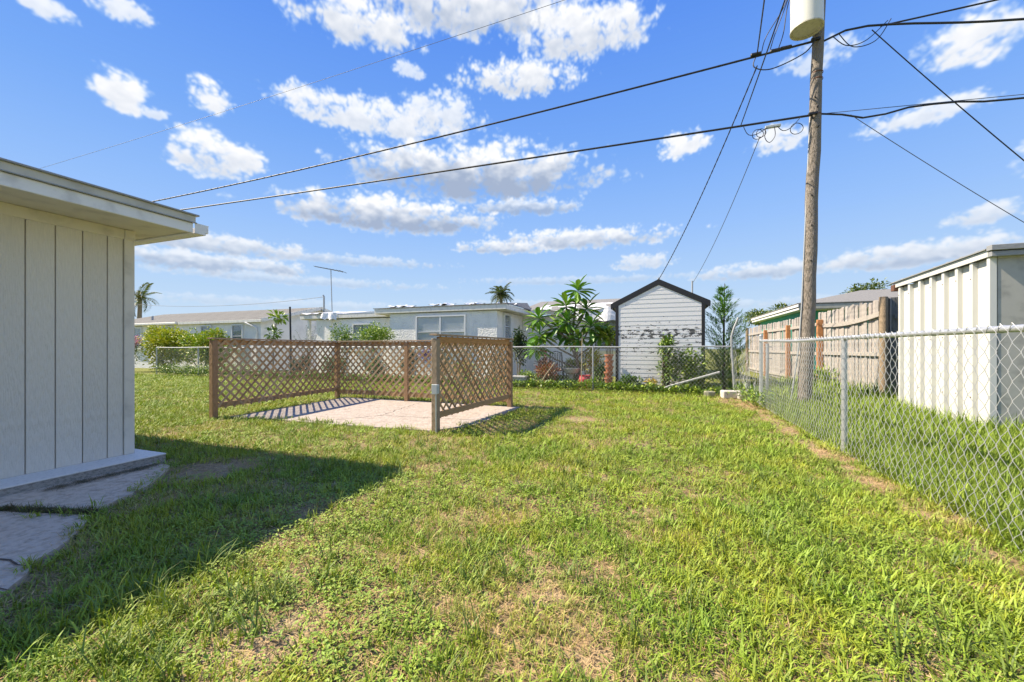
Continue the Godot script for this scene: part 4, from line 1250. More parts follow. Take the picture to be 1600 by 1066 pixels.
func cables() -> void:
	var ph := pole_at(7.3) + Vector3(-0.09, 0, 0.07)
	var pc := pole_at(5.82) + Vector3(-0.09, 0, 0.07)
	var prh := pole_at(7.28) + Vector3(0.08, 0, 0.04)
	var prc := pole_at(5.83) + Vector3(0.08, 0, 0.04)
	var a := cable("thick black power cable running from the utility pole over the lattice screen", ph, P(-42.0, 9.6, 7.5), 0.62, 0.020, "black_cable", 60)
	twist(a, ph, P(-42.0, 9.6, 7.5), 0.62, 0.009, 70.0, 0.013)
	var b := cable("black telephone cable below the power cable, on the lattice side of the pole", pc, P(-42.0, 9.5, 7.05), 0.12, 0.021, "black_cable", 50)
	cable("thin high wire crossing the clouds above the power cable", pole_at(9.9), P(-60.0, 9.5, 9.7), 0.5, 0.0055, "thin_wire", 40)
	var tp := thing("overhead_cable", "thick power cable from the utility pole towards the metal shed side", "cable")
	path_cable(tp, "strand", [prh, P(3.56, 9.5, 7.37), P(4.24, 9.5, 7.27), P(5.99, 9.5, 6.87), P(9.0, 9.5, 6.5), P(24.0, 9.5, 6.9)], 0.019)
	cable("slim upper power line spreading from the pole on the metal shed side", prh + Vector3(0.9, 0.05, 0.0), P(24.0, 8.9, 8.1), 0.3, 0.015, "black_cable", 30)
	var e := thing("overhead_cable", "dipping black telephone cable on the metal shed side of the pole", "cable")
	path_cable(e, "strand", [prc, P(3.42, 9.52, 5.74), P(3.75, 9.5, 5.60), P(4.05, 9.5, 5.60), P(4.4, 9.5, 5.66), P(5.1, 9.5, 5.62), P(5.99, 9.5, 5.50), P(10, 9.5, 5.3), P(24, 9.5, 6.0)], 0.017)
	cable("thin support wire above the dipping telephone cable", prc, P(6.0, 9.5, 5.56), 0.0, 0.006, "thin_wire", 10)
	# drops to the houses
	var j := P(1.97, 9.5, 7.28)
	var d1 := cable("twisted black service drop reaching down behind the white shed", j + Vector3(0, -0.25, 0), P(0.10, 17.0, 3.95), 0.25, 0.012, "black_cable", 26)
	twist(d1, j + Vector3(0, -0.25, 0), P(0.10, 17.0, 3.95), 0.25, 0.010, 22.0, 0.014)
	cable("thin grey service wire hanging from the splice box down behind the shed", P(2.02, 9.5, 5.55), P(1.35, 17.0, 3.75), 0.22, 0.008, "thin_wire", 20)
	var ms := thing("service_pole", "thin grey pipe standing behind the white shed holding a service wire", "pipe", P(1.32, 17.0))
	var s := Sh.new()
	s.tube(PackedVector3Array([Vector3(0, -0.1, 0), Vector3(0, 3.8, 0)]), 0.03, 0.03, 8)
	put(ms, "pipe", s, M.galv_dull)
	var m2 := thing("service_pole", "short grey service mast on the recessed wing roof", "pipe", P(0.08, 17.0))
	var s2 := Sh.new()
	s2.tube(PackedVector3Array([Vector3(0, -0.1, 0), Vector3(0, 4.0, 0)]), 0.03, 0.03, 8)
	put(m2, "pipe", s2, M.galv_dull)
	var d2 := cable("twisted black service drop rising steeply above the power cable", j, P(-0.1, -4.5, 6.3), 0.30, 0.012, "black_cable", 30)
	twist(d2, j, P(-0.1, -4.5, 6.3), 0.30, 0.010, 40.0, 0.014)
	cable("slim black telephone drop rising steeply beside the transformer", P(1.66, 9.5, 5.82), P(1.37, -3.8, 5.9), 0.15, 0.010, "black_cable", 30)
	cable("black service drop sloping down over the metal shed", P(3.88, 9.5, 7.26), P(8.3, 9.84, 1.9), 0.10, 0.009, "black_cable", 24)
	cable("thin telephone drop sloping down towards the metal shed roof", P(3.55, 9.5, 5.70), P(8.6, 9.84, 1.3), 0.10, 0.006, "thin_wire", 24)
	cable("thin distant wire reaching the service mast of the gable house", P(-18.4, 18.15, 4.2), P(-46.0, 18.0, 5.6), 0.75, 0.012, "thin_wire", 24)
	# hardware hanging on the cables
	var sp := Sh.new()
	sp.box(P(2.25, 9.5, 5.72), Vector3(0.28, 0.055, 0.06), Basis(), 0.01)
	put(b, "splice_box", sp, M.box_grey)
	for q in [[1.98, 0.10], [2.04, 0.085], [2.66, 0.11]]:
		var r := Sh.new()
		var pts := PackedVector3Array()
		for i in 25:
			var t := TAU * i / 24.0
			pts.append(P(q[0] + cos(t) * q[1], 9.48 + 0.01 * sin(t * 2.0), 5.70 - q[1] + sin(t) * q[1]))
		r.tube(pts, 0.007, 0.007, 5, false)
		put(b, "cable_coil", r, M.black_cable)
	path_cable(b, "loop", [P(1.72, 9.48, 5.80), P(1.80, 9.47, 5.62), P(1.95, 9.47, 5.60), P(2.15, 9.47, 5.70)], 0.007)
	path_cable(b, "loop", [P(2.12, 9.47, 5.70), P(2.10, 9.46, 5.50), P(2.18, 9.46, 5.38), P(2.28, 9.46, 5.50), P(2.27, 9.47, 5.70)], 0.007)
	path_cable(b, "loop", [P(2.32, 9.47, 5.70), P(2.42, 9.46, 5.58), P(2.56, 9.46, 5.62), P(2.72, 9.47, 5.80)], 0.007)
	for q in [[1.95, 7.30], [2.30, 7.29], [2.48, 7.30]]:
		var k := Sh.new()
		k.box(P(q[0], 9.50, q[1] - 0.02), Vector3(0.20, 0.06, 0.07), Basis(), 0.015)
		put(a, "connector", k, M.black_cable)
	var tr := pole_at(7.42) + Vector3(-0.28, 0.85, 0.28)
	for q in [[-0.27, 2.05], [-0.24, 2.2], [-0.20, 2.35]]:
		path_cable(a, "lead", [tr + Vector3(q[0], 0.1, 0.05), tr + Vector3(q[0] - 0.12, -0.3, 0.0), P(q[1] + 0.05, 9.35, 7.5), P(q[1], 9.48, 7.30)], 0.009)
	path_cable(a, "lead", [P(1.97, 9.5, 7.28), P(1.9, 9.45, 7.0), P(2.2, 9.4, 6.85), P(2.75, 9.4, 7.02), P(2.95, 9.42, 7.25)], 0.011)
	path_cable(a, "lead", [P(3.25, 9.45, 7.26), P(3.45, 9.4, 7.0), P(3.75, 9.4, 7.02), P(4.1, 9.45, 7.34)], 0.008)
	path_cable(a, "lead", [P(3.35, 9.45, 7.28), P(3.55, 9.4, 6.95), P(3.9, 9.4, 6.98), P(4.15, 9.45, 7.36)], 0.008)

# ------------------------------------------------------------------ things in the neighbour's garden
func garden_things() -> void:
	# bird bath
	var o := thing("bird_bath", "low pale stone planter bowl on a pedestal behind the chain-link fence", "planter", P(-2.45, 12.0))
	var s := Sh.new()
	s.lathe(Vector3.ZERO, [[0.17, 0.0], [0.17, 0.05], [0.08, 0.09], [0.06, 0.25], [0.09, 0.37]], 18)
	put(o, "pedestal", s, M.stone)
	s = Sh.new()
	s.lathe(Vector3.ZERO, [[0.08, 0.37], [0.20, 0.42], [0.26, 0.53], [0.265, 0.56], [0.235, 0.56], [0.18, 0.47], [0.0, 0.45]], 20)
	put(o, "bowl", s, M.stone)
	# red pot
	o = thing("red_pot", "round red garden pot standing beside the stone planter", "pot", P(-2.02, 11.9))
	s = Sh.new()
	s.lathe(Vector3.ZERO, [[0.0, 0.0], [0.12, 0.0], [0.18, 0.12], [0.19, 0.24], [0.165, 0.33], [0.18, 0.36], [0.16, 0.36], [0.14, 0.25], [0.0, 0.22]], 20)
	put(o, "bowl", s, M.pink_red)
	s = Sh.new()
	s.lathe(Vector3.ZERO, [[0.20, 0.0], [0.21, 0.015], [0.20, 0.03]], 20)
	put(o, "saucer", s, M.red_plastic)
	o = thing("blue_pot", "small dark blue glazed pot below the stone planter", "pot", P(-2.62, 11.72))
	s = Sh.new()
	s.lathe(Vector3.ZERO, [[0.0, 0.0], [0.09, 0.0], [0.13, 0.1], [0.12, 0.2], [0.135, 0.23], [0.115, 0.23], [0.1, 0.1], [0.0, 0.08]], 18)
	put(o, "bowl", s, M.blue_pot)
	s = Sh.new()
	s.lathe(Vector3.ZERO, [[0.0, 0.17], [0.105, 0.17]], 14)
	put(o, "soil", s, M.bark_dark)
	# stacked terracotta pots beside the white shed
	for k in 6:
		var p := thing("terracotta_pot", ["terracotta pot at the foot of the stack beside the white shed", "terracotta pot second from the ground in the stack by the shed", "terracotta pot third from the ground in the stack by the shed", "terracotta pot fourth from the ground in the stack by the shed", "terracotta pot fifth from the ground in the stack by the shed", "topmost terracotta pot of the stack beside the white shed"][k], "pot", P(-1.27 + R(-0.015, 0.015), 11.55, 0.165 * k), 0.0, "stacked terracotta pots")
		var t := Sh.new()
		t.lathe(Vector3.ZERO, [[0.0, 0.002], [0.085, 0.0], [0.115, 0.12]], 16)
		put(p, "body", t, M.terracotta)
		t = Sh.new()
		t.lathe(Vector3.ZERO, [[0.112, 0.118], [0.13, 0.12], [0.132, 0.163], [0.11, 0.164], [0.0, 0.15]], 16)
		put(p, "rim", t, M.terracotta)
	# iron garden chair
	for q in [[-3.15, 13.0, 0.3, "black iron garden chair beside the house wall behind croton bush"], [-2.55, 13.3, -0.5, "black iron garden chair turned towards the other chair behind stone planter"]]:
		o = thing("garden_chair", q[3], "chair", P(q[0], q[1]), q[2], "iron garden chairs")
		for x in [-0.22, 0.22]:
			for z in [-0.2, 0.2]:
				s = Sh.new()
				s.tube(PackedVector3Array([Vector3(x * 1.1, 0, z * 1.15), Vector3(x, 0.42, z)]), 0.016, 0.016, 6)
				put(o, "leg", s, M.iron)
			s = Sh.new()
			s.tube(PackedVector3Array([Vector3(x, 0.42, -0.2), Vector3(x, 0.75, -0.25), Vector3(x * 0.9, 1.02, -0.32)]), 0.016, 0.016, 6)
			s.tube(PackedVector3Array([Vector3(x, 0.42, 0.2), Vector3(x * 1.15, 0.64, 0.2), Vector3(x * 1.15, 0.66, -0.2)]), 0.016, 0.016, 6)
			put(o, "armrest", s, M.iron)
		s = Sh.new()
		s.box(Vector3(0, 0.43, 0), Vector3(0.48, 0.03, 0.44), Basis(), 0.008)
		put(o, "seat", s, M.iron)
		s = Sh.new()
		for k in 7: s.tube(PackedVector3Array([Vector3(-0.18 + 0.06 * k, 0.44, -0.21), Vector3(-0.18 + 0.06 * k, 0.75, -0.25), Vector3(-0.165 + 0.055 * k, 1.0, -0.315)]), 0.012, 0.012, 5)
		s.tube(PackedVector3Array([Vector3(-0.2, 1.0, -0.315), Vector3(0, 1.06, -0.33), Vector3(0.2, 1.0, -0.315)]), 0.016, 0.016, 6)
		put(o, "backrest", s, M.iron)
	# table with bucket and box
	o = thing("side_table", "small grey garden table against the white house wall", "table", P(-3.62, 13.25))
	s = Sh.new()
	s.lathe(Vector3.ZERO, [[0.2, 0.86], [0.23, 0.87], [0.23, 0.895], [0.0, 0.9]], 18)
	put(o, "table_top", s, M.grey_pot)
	s = Sh.new()
	s.lathe(Vector3.ZERO, [[0.16, 0.0], [0.16, 0.03], [0.05, 0.07], [0.05, 0.86]], 14)
	put(o, "pedestal", s, M.grey_pot)
	o = thing("red_bucket", "dark red bucket standing on the small grey garden table", "bucket", P(-3.66, 13.25, 0.9))
	s = Sh.new()
	s.lathe(Vector3.ZERO, [[0.0, 0.0], [0.10, 0.0], [0.125, 0.2], [0.13, 0.21], [0.115, 0.2], [0.09, 0.02]], 16)
	put(o, "body", s, M.red_plastic)
	s = Sh.new()
	var hp := PackedVector3Array()
	for i in 9: hp.append(Vector3(cos(PI * i / 8.0) * 0.125, 0.2 + sin(PI * i / 8.0) * 0.09, 0))
	s.tube(hp, 0.006, 0.006, 5)
	put(o, "handle", s, M.iron)
	o = thing("planter_tub", "square grey concrete planter tub just inside the chain-link fence", "planter", P(-3.98, 11.62))
	s = Sh.new()
	s.box(Vector3(0, 0.14, 0), Vector3(0.46, 0.28, 0.34), Basis(), 0.015)
	put(o, "body", s, M.grey_pot)
	s = Sh.new()
	s.box(Vector3(0, 0.285, 0), Vector3(0.50, 0.05, 0.38), Basis(), 0.01)
	put(o, "rim", s, M.grey_pot)
	for q in [[-2.07, 11.62, 1.62, 0.03, "tall pale bamboo stake tied up beside the red pot"], [-3.35, 11.35, 0.75, 0.55, "short bamboo stick slanting across the croton bush"]]:
		o = thing("garden_stake", q[4], "stake", P(q[0], q[1]))
		s = Sh.new()
		s.tube(PackedVector3Array([Vector3(0, -0.05, 0), Vector3(q[3] * 0.5, q[2] * 0.5, 0), Vector3(q[3], q[2], -0.03)]), 0.014, 0.012, 6)
		put(o, "cane", s, M.bamboo)
	o = thing("metal_pole", "thin dark metal pole standing before the gable house", "pole", P(-14.5, 12.5))
	s = Sh.new()
	s.tube(PackedVector3Array([Vector3(0.08, -0.1, 0), Vector3(0, 2.9, 0)]), 0.035, 0.035, 8)
	put(o, "shaft", s, M.iron)
	s = Sh.new()
	s.lathe(Vector3(0, 2.9, 0), [[0.04, -0.02], [0.045, 0.0], [0.0, 0.03]], 8)
	put(o, "cap", s, M.iron)

# ------------------------------------------------------------------ plants
func leaf_cloud(s: Sh, ctr: Vector3, rad: Vector3, n: int, l: float, w: float, cols: Array, shell := 0.55, up := 0.3) -> void:
	for i in n:
		var d := Vector3(rng.randfn(), rng.randfn(), rng.randfn()).normalized()
		var r := pow(rng.randf(), 1.0 - shell * 0.75)
		var bump := 1.0 + 0.35 * fine.get_noise_3dv(d * 0.7 + ctr)
		var p := ctr + d * rad * r * bump
		var dir := (d + Vector3(R(-0.9, 0.9), R(-0.6, 0.6) + up, R(-0.9, 0.9))).normalized()
		s.col = pick(cols)
		s.leaf(p, dir, (Vector3.UP + Vector3(R(-0.7, 0.7), 0, R(-0.7, 0.7))).normalized(), l * R(0.7, 1.25), w * R(0.75, 1.2), 0.25, R(0.0, 0.3))

func stems(parent: Node3D, n: int, h: float, spread: float, r: float, key := "bark") -> void:
	var s := Sh.new()
	for i in n:
		var a := TAU * i / n + R(-0.4, 0.4)
		var e := Vector3(cos(a) * spread * R(0.4, 1.0), h * R(0.75, 1.05), sin(a) * spread * R(0.4, 1.0))
		s.tube(PackedVector3Array([Vector3(cos(a), 0, sin(a)) * 0.03 + Vector3.DOWN * 0.05, e * Vector3(0.35, 0.5, 0.35), e]), r, r * 0.4, 5)
	put(parent, "stem", s, M[key])

func shrub(called: String, label: String, cat: String, at: Vector3, rad: Vector3, base_h: float, n: int, l: float, w: float, cols: Array, group := "", clumps := 7) -> Node3D:
	var o := thing(called, label, cat, at, 0.0, group)
	stems(o, 6, base_h + rad.y, rad.x * 0.7, 0.02)
	var s := Sh.new()
	var c := Vector3(0, base_h + rad.y, 0)
	leaf_cloud(s, c, rad * 0.85, n / 3, l, w, cols, 0.3)
	for i in clumps:
		var d := Vector3(rng.randfn(), rng.randfn() * 0.8 + 0.25, rng.randfn()).normalized()
		leaf_cloud(s, c + d * rad * R(0.5, 0.8), rad * R(0.32, 0.5), 2 * n / 3 / clumps, l, w, cols, 0.5)
	put(o, "foliage", s, M.leaf)
	return o

func plumeria() -> void:
	var o := thing("plumeria_tree", "plumeria tree with rosettes of long glossy leaves beside the white shed", "tree", P(-2.55, 12.35))
	var heads := [Vector3(0.24, 3.0, 0), Vector3(-0.10, 2.52, 0.15), Vector3(0.50, 2.42, -0.1), Vector3(-1.0, 2.15, 0.1), Vector3(-0.04, 2.0, 0.3), Vector3(-0.92, 1.62, 0.25), Vector3(0.68, 1.85, 0.2), Vector3(-0.12, 1.6, -0.2), Vector3(0.92, 1.6, -0.1), Vector3(-1.0, 1.2, 0.35), Vector3(-0.45, 1.88, -0.25), Vector3(0.32, 1.5, 0.3)]
	var tr := Sh.new()
	tr.tube(PackedVector3Array([Vector3(0.35, -0.1, 0), Vector3(0.28, 0.5, 0.02), Vector3(0.18, 1.0, 0.0), Vector3(0.08, 1.6, 0), Vector3(0.14, 2.3, 0), Vector3(0.24, 2.92, 0)]), 0.06, 0.022, 9)
	put(o, "trunk", tr, M.bark)
	for i in range(1, heads.size()):
		var b := Sh.new()
		var e: Vector3 = heads[i]
		var hb: float = clampf(e.y - 0.75, 0.55, 1.7)
		var st := Vector3(0.28 - 0.12 * hb, hb, 0.0)
		b.tube(PackedVector3Array([st, st.lerp(e, 0.55) + Vector3(0, -0.08, 0), e]), 0.032, 0.02, 7)
		put(o, "branch", b, M.bark)
	var meshes := []
	for i in 5:
		var s := Sh.new()
		var l := 0.48 + 0.03 * i
		var w := 0.135 + 0.008 * i
		var k: Color = [Color(0.15, 0.30, 0.04), Color(0.12, 0.26, 0.04), Color(0.20, 0.35, 0.045), Color(0.10, 0.22, 0.035), Color(0.26, 0.38, 0.06)][i]
		# a long paddle: five cross-sections, folded at the midrib, drooping to the tip
		var prev := []
		for j in 6:
			var t := j / 5.0
			var ww: float = w * [0.10, 0.45, 0.80, 1.0, 0.88, 0.16][j]
			var c := Vector3(t * l, -0.24 * l * t * t, 0)
			var ring := [c + Vector3(0, ww * 0.22, ww * 0.5), c, c + Vector3(0, ww * 0.22, -ww * 0.5)]
			if j > 0:
				s.col = k
				s.quad(prev[1], ring[1], ring[0], prev[0])
				s.col = Color(k.r * 0.92, k.g * 0.95, k.b)
				s.quad(prev[2], ring[2], ring[1], prev[1])
			prev = ring
		meshes.append(s.mesh())
	for h in heads:
		var n := 24
		for i in n:
			var t := float(i) / n
			var yaw := i * 2.3999 + R(-0.2, 0.2)
			var pitch := lerpf(1.1, -0.5, pow(t, 0.65)) + R(-0.14, 0.14)
			var bs := Basis(Vector3.UP, yaw) * Basis(Vector3.BACK, pitch) * Basis(Vector3.RIGHT, R(-0.3, 0.3))
			bs = bs.scaled(Vector3.ONE * R(0.8, 1.12))
			add(o, "leaf", meshes[rng.randi() % 5], M.leaf, Transform3D(bs, h + Vector3(0, -0.12 * t, 0)))

func palm(label: String, at: Vector3, h: float, n: int, fl: float, cols: Array, lean := 0.0, droop := 1.0) -> void:
	var o := thing("palm_tree", label, "palm tree", at)
	var tr := Sh.new()
	tr.tube(PackedVector3Array([Vector3(0, -0.1, 0), Vector3(lean * 0.4, h * 0.5, 0), Vector3(lean, h, 0)]), 0.2, 0.13, 10)
	put(o, "trunk", tr, M.bark)
	var meshes := []
	for k in 3:
		var s := Sh.new()
		var pts := PackedVector3Array()
		var p := Vector3.ZERO
		var ang := 0.0
		for j in 9:
			pts.append(p)
			p += Vector3(cos(ang), sin(ang), 0) * fl / 8.0
			ang -= (0.10 + 0.05 * k) * droop
		s.col = Color(0.16, 0.17, 0.06)
		s.tube(pts, 0.025, 0.008, 5)
		for j in range(1, 9):
			for m in 4:
				var q := pts[j - 1].lerp(pts[j], m / 4.0)
				var t := (j + m * 0.25) / 9.0
				for sd in [-1, 1]:
					s.col = pick(cols)
					s.leaf(q, Vector3(0.55, -0.15 - R(0, 0.4), sd * R(0.8, 1.1)), Vector3.UP, fl * 0.26 * (1.15 - absf(t - 0.45)), 0.05, 0.2, 0.15)
		meshes.append(s.mesh())
	for i in n:
		var t := float(i) / n
		var bs := Basis(Vector3.UP, i * 2.3999 + R(-0.2, 0.2)) * Basis(Vector3.BACK, lerpf(1.25, -0.5, t) + R(-0.15, 0.15))
		add(o, "frond", meshes[i % 3], M.leaf, Transform3D(bs.scaled(Vector3.ONE * R(0.8, 1.1)), Vector3(lean, h, 0)))

func plants() -> void:
	plumeria()
	var green := [Color(0.12, 0.21, 0.035), Color(0.16, 0.25, 0.04), Color(0.09, 0.17, 0.03)]
	var lime := [Color(0.27, 0.37, 0.035), Color(0.34, 0.42, 0.05), Color(0.19, 0.29, 0.03)]
	var yellowg := [Color(0.44, 0.44, 0.035), Color(0.54, 0.50, 0.06), Color(0.30, 0.35, 0.03)]
	var dark := [Color(0.05, 0.09, 0.025), Color(0.07, 0.12, 0.03), Color(0.045, 0.075, 0.025)]
	var croton := [Color(0.42, 0.13, 0.05), Color(0.34, 0.16, 0.05), Color(0.45, 0.20, 0.09), Color(0.22, 0.17, 0.04), Color(0.30, 0.06, 0.04)]
	# shrubs by the gable house
	shrub("garden_shrub", "wide yellow-green shrub with pink blossoms at its foot before the gable house", "shrub", P(-23.3, 12.9), Vector3(2.0, 1.0, 1.0), 0.35, 5200, 0.15, 0.08, yellowg)
	shrub("garden_shrub", "yellow-green shrub between the pink-blossom shrub and the lattice screen", "shrub", P(-20.3, 12.7), Vector3(1.8, 0.95, 0.9), 0.3, 4600, 0.15, 0.08, lime + yellowg)
	var pk := thing("blossom_cluster", "cluster of pink blossoms beside the siding wall corner", "flowers", P(-24.6, 12.1))
	stems(pk, 6, 1.5, 0.3, 0.012)
	var s := Sh.new()
	leaf_cloud(s, Vector3(0, 1.5, 0), Vector3(0.45, 0.3, 0.4), 500, 0.07, 0.06, [Color(0.62, 0.28, 0.36), Color(0.70, 0.40, 0.46)], 0.5)
	put(pk, "blossoms", s, M.petal)
	s = Sh.new()
	leaf_cloud(s, Vector3(0, 0.9, 0), Vector3(0.5, 0.6, 0.4), 500, 0.1, 0.05, green, 0.4)
	put(pk, "foliage", s, M.leaf)
	# shrubs before the white house
	shrub("garden_shrub", "round dense lime green shrub before the white house", "shrub", P(-10.15, 12.6), Vector3(0.95, 0.62, 0.8), 0.9, 2600, 0.085, 0.05, lime)
	shrub("garden_shrub", "loose upright green shrub beside the round lime green shrub", "shrub", P(-11.85, 12.7), Vector3(0.6, 0.85, 0.5), 0.65, 1000, 0.10, 0.05, lime + green)
	var pp := thing("papaya_plant", "young papaya plant with one leaf crown before the gable house", "plant", P(-15.35, 12.5))
	s = Sh.new()
	s.tube(PackedVector3Array([Vector3(-0.12, -0.05, 0), Vector3(-0.1, 1.6, 0), Vector3(0.12, 2.45, 0)]), 0.04, 0.02, 7)
	put(pp, "stem", s, M.bark)
	s = Sh.new()
	leaf_cloud(s, Vector3(0.1, 2.5, 0), Vector3(0.32, 0.2, 0.3), 60, 0.24, 0.13, lime, 0.6)
	leaf_cloud(s, Vector3(-0.1, 1.75, 0), Vector3(0.22, 0.28, 0.22), 60, 0.22, 0.12, green, 0.6)
	put(pp, "foliage", s, M.leaf)
	var sp := thing("wispy_shrub", "sparse twiggy shrub beside the thin metal pole", "shrub", P(-13.5, 12.5))
	s = Sh.new()
	var lf := Sh.new()
	for i in 14:
		var a := R(0, TAU)
		var e := Vector3(cos(a) * R(0.2, 0.75), R(1.3, 2.15), sin(a) * 0.4)
		var mid := e * Vector3(0.3, 0.65, 0.3)
		s.tube(PackedVector3Array([Vector3(0, -0.05, 0), mid, e]), 0.012, 0.004, 4)
		for k in 16:
			lf.col = pick(green)
			lf.leaf(mid.lerp(e, k / 15.0), Vector3(R(-1, 1), R(-0.2, 0.6), R(-1, 1)), Vector3.UP, 0.09, 0.03)
	put(sp, "twig", s, M.bark)
	put(sp, "foliage", lf, M.leaf)
	# bed behind the back fence, along the lattice
	var beds := [[-9.6, 11.9, 0.5, 0.35, green, "low leafy bedding plant behind the lattice corner post"], [-8.3, 12.1, 0.45, 0.55, dark, "dark leafy shrub seen through the middle of the back lattice"], [-7.1, 12.2, 0.4, 0.5, dark, "dark shrub with purple blossoms seen through the back lattice"], [-6.0, 11.8, 0.5, 0.35, yellowg, "yellow-green low shrub behind the back lattice by its centre post"], [-4.9, 12.0, 0.4, 0.45, dark, "dark bushy shrub showing through the side lattice"], [-11.4, 11.8, 0.6, 0.4, green, "green low shrub seen through the far end of the side lattice"], [-13.2, 11.9, 0.5, 0.4, dark, "dark low shrub seen through the near end of the side lattice"]]
	for q in beds:
		shrub("bedding_shrub", q[5], "shrub", P(q[0], q[1]), Vector3(q[2], q[3], q[2] * 0.8), 0.08, 900, 0.09, 0.05, q[4], "shrubs behind the back chain-link fence", 5)
	var pf := thing("blossom_cluster", "purple blossoms on tall stems seen through the back lattice", "flowers", P(-7.4, 11.7))
	stems(pf, 7, 0.95, 0.3, 0.01)
	s = Sh.new()
	leaf_cloud(s, Vector3(0, 0.95, 0), Vector3(0.32, 0.25, 0.2), 320, 0.06, 0.045, [Color(0.14, 0.06, 0.32), Color(0.20, 0.10, 0.40)], 0.4)
	put(pf, "blossoms", s, M.petal)
	# planting round the plumeria
	var cr := thing("croton_bush", "round orange and red croton bush behind the chain-link fence", "shrub", P(-3.12, 11.75))
	stems(cr, 6, 0.5, 0.25, 0.014, "bark_dark")
	s = Sh.new()
	leaf_cloud(s, Vector3(0, 0.50, 0), Vector3(0.38, 0.22, 0.34), 700, 0.11, 0.032, croton, 0.5, 0.5)
	put(cr, "foliage", s, M.leaf)
	s = Sh.new()
	leaf_cloud(s, Vector3(0, 0.2, 0), Vector3(0.42, 0.18, 0.36), 420, 0.10, 0.035, croton + green, 0.3)
	put(cr, "foliage", s, M.leaf)
	shrub("garden_shrub", "tall dark leafy shrub against the side window of the white house", "shrub", P(-4.55, 13.2), Vector3(0.36, 0.75, 0.34), 0.5, 1100, 0.12, 0.06, dark)
	shrub("garden_shrub", "yellow variegated shrub growing behind the stone planter", "shrub", P(-2.42, 12.5), Vector3(0.32, 0.26, 0.3), 0.35, 550, 0.12, 0.04, [Color(0.42, 0.42, 0.12), Color(0.5, 0.48, 0.18), Color(0.24, 0.3, 0.05)])
	shrub("garden_shrub", "upright yellow-green and orange shrub beside the red pot", "shrub", P(-1.78, 12.25), Vector3(0.36, 0.55, 0.34), 0.05, 1000, 0.12, 0.035, yellowg + [Color(0.36, 0.17, 0.05)])
	shrub("garden_shrub", "bright low green shrub between the croton and the planter tub", "shrub", P(-3.75, 11.95), Vector3(0.34, 0.20, 0.3), 0.05, 500, 0.09, 0.05, lime)
	shrub("garden_shrub", "bright lime clump between the croton bush and the stone planter", "shrub", P(-2.82, 11.95), Vector3(0.22, 0.15, 0.2), 0.02, 320, 0.08, 0.05, lime)
	shrub("garden_shrub", "small dark red-leaved shrub behind the croton bush", "shrub", P(-3.55, 12.7), Vector3(0.3, 0.25, 0.25), 0.35, 360, 0.12, 0.04, [Color(0.14, 0.03, 0.03), Color(0.10, 0.05, 0.03)])
	shrub("garden_shrub", "dark green shrub filling the gap between terracotta stack and fence post", "shrub", P(-1.50, 11.8), Vector3(0.25, 0.3, 0.25), 0.1, 480, 0.1, 0.05, dark + green)
	shrub("garden_shrub", "leafy plumeria sapling hugging the shed's black corner trim", "shrub", P(-1.35, 12.4), Vector3(0.28, 0.30, 0.26), 1.15, 130, 0.28, 0.075, green + lime)
	shrub("garden_shrub", "bushy dark green weed at the foot of the white shed", "shrub", P(-0.62, 11.35), Vector3(0.40, 0.20, 0.25), 0.0, 620, 0.09, 0.05, green)
	var yf := thing("flower_clump", "clump of yellow flowers at the foot of the white shed", "flowers", P(-0.12, 11.28))
	stems(yf, 8, 0.26, 0.15, 0.008)
	s = Sh.new()
	leaf_cloud(s, Vector3(0, 0.24, 0), Vector3(0.17, 0.1, 0.14), 160, 0.06, 0.05, [Color(0.60, 0.45, 0.04), Color(0.66, 0.55, 0.12)], 0.5)
	put(yf, "blossoms", s, M.petal)
	# ivy on a stump before the shed
	var iv := thing("ivy_stump", "dead stump covered with climbing ivy against the white shed", "ivy stump", P(0.20, 11.5))
	s = Sh.new()
	s.tube(PackedVector3Array([Vector3(0, -0.1, 0), Vector3(0.01, 0.8, 0), Vector3(0.0, 1.5, 0)]), 0.07, 0.045, 8)
	s.tube(PackedVector3Array([Vector3(0.1, -0.1, 0), Vector3(0.1, 0.8, 0), Vector3(0.12, 1.52, 0)]), 0.045, 0.03, 7)
	put(iv, "trunk", s, M.bark_dark)
	s = Sh.new()
	leaf_cloud(s, Vector3(0.06, 1.2, 0.04), Vector3(0.20, 0.32, 0.2), 420, 0.085, 0.06, green + lime, 0.5)
	leaf_cloud(s, Vector3(0.12, 0.55, 0.04), Vector3(0.24, 0.55, 0.2), 420, 0.085, 0.06, green + lime, 0.4)
	leaf_cloud(s, Vector3(0.62, 0.62, 0.05), Vector3(0.40, 0.55, 0.2), 1100, 0.085, 0.06, green + lime, 0.4)
	leaf_cloud(s, Vector3(0.85, 0.25, 0.1), Vector3(0.42, 0.25, 0.25), 420, 0.085, 0.06, green + lime, 0.4)
	for i in 9:
		var x := R(-0.25, 1.0)
		leaf_cloud(s, Vector3(x, R(0.3, 1.2), 0.1), Vector3(0.06, R(0.15, 0.3), 0.05), 40, 0.07, 0.05, green, 0.3)
	put(iv, "foliage", s, M.leaf)
	# feathery conical conifer by the leaning post
	var cy := thing("conifer", "feathery conical young conifer beside the leaning fence post", "tree", P(1.75, 12.3))
	s = Sh.new()
	s.tube(PackedVector3Array([Vector3(0, -0.1, 0), Vector3(0, 1.5, 0), Vector3(0.02, 2.95, 0)]), 0.05, 0.008, 7)
	put(cy, "trunk", s, M.bark_dark)
	s = Sh.new()
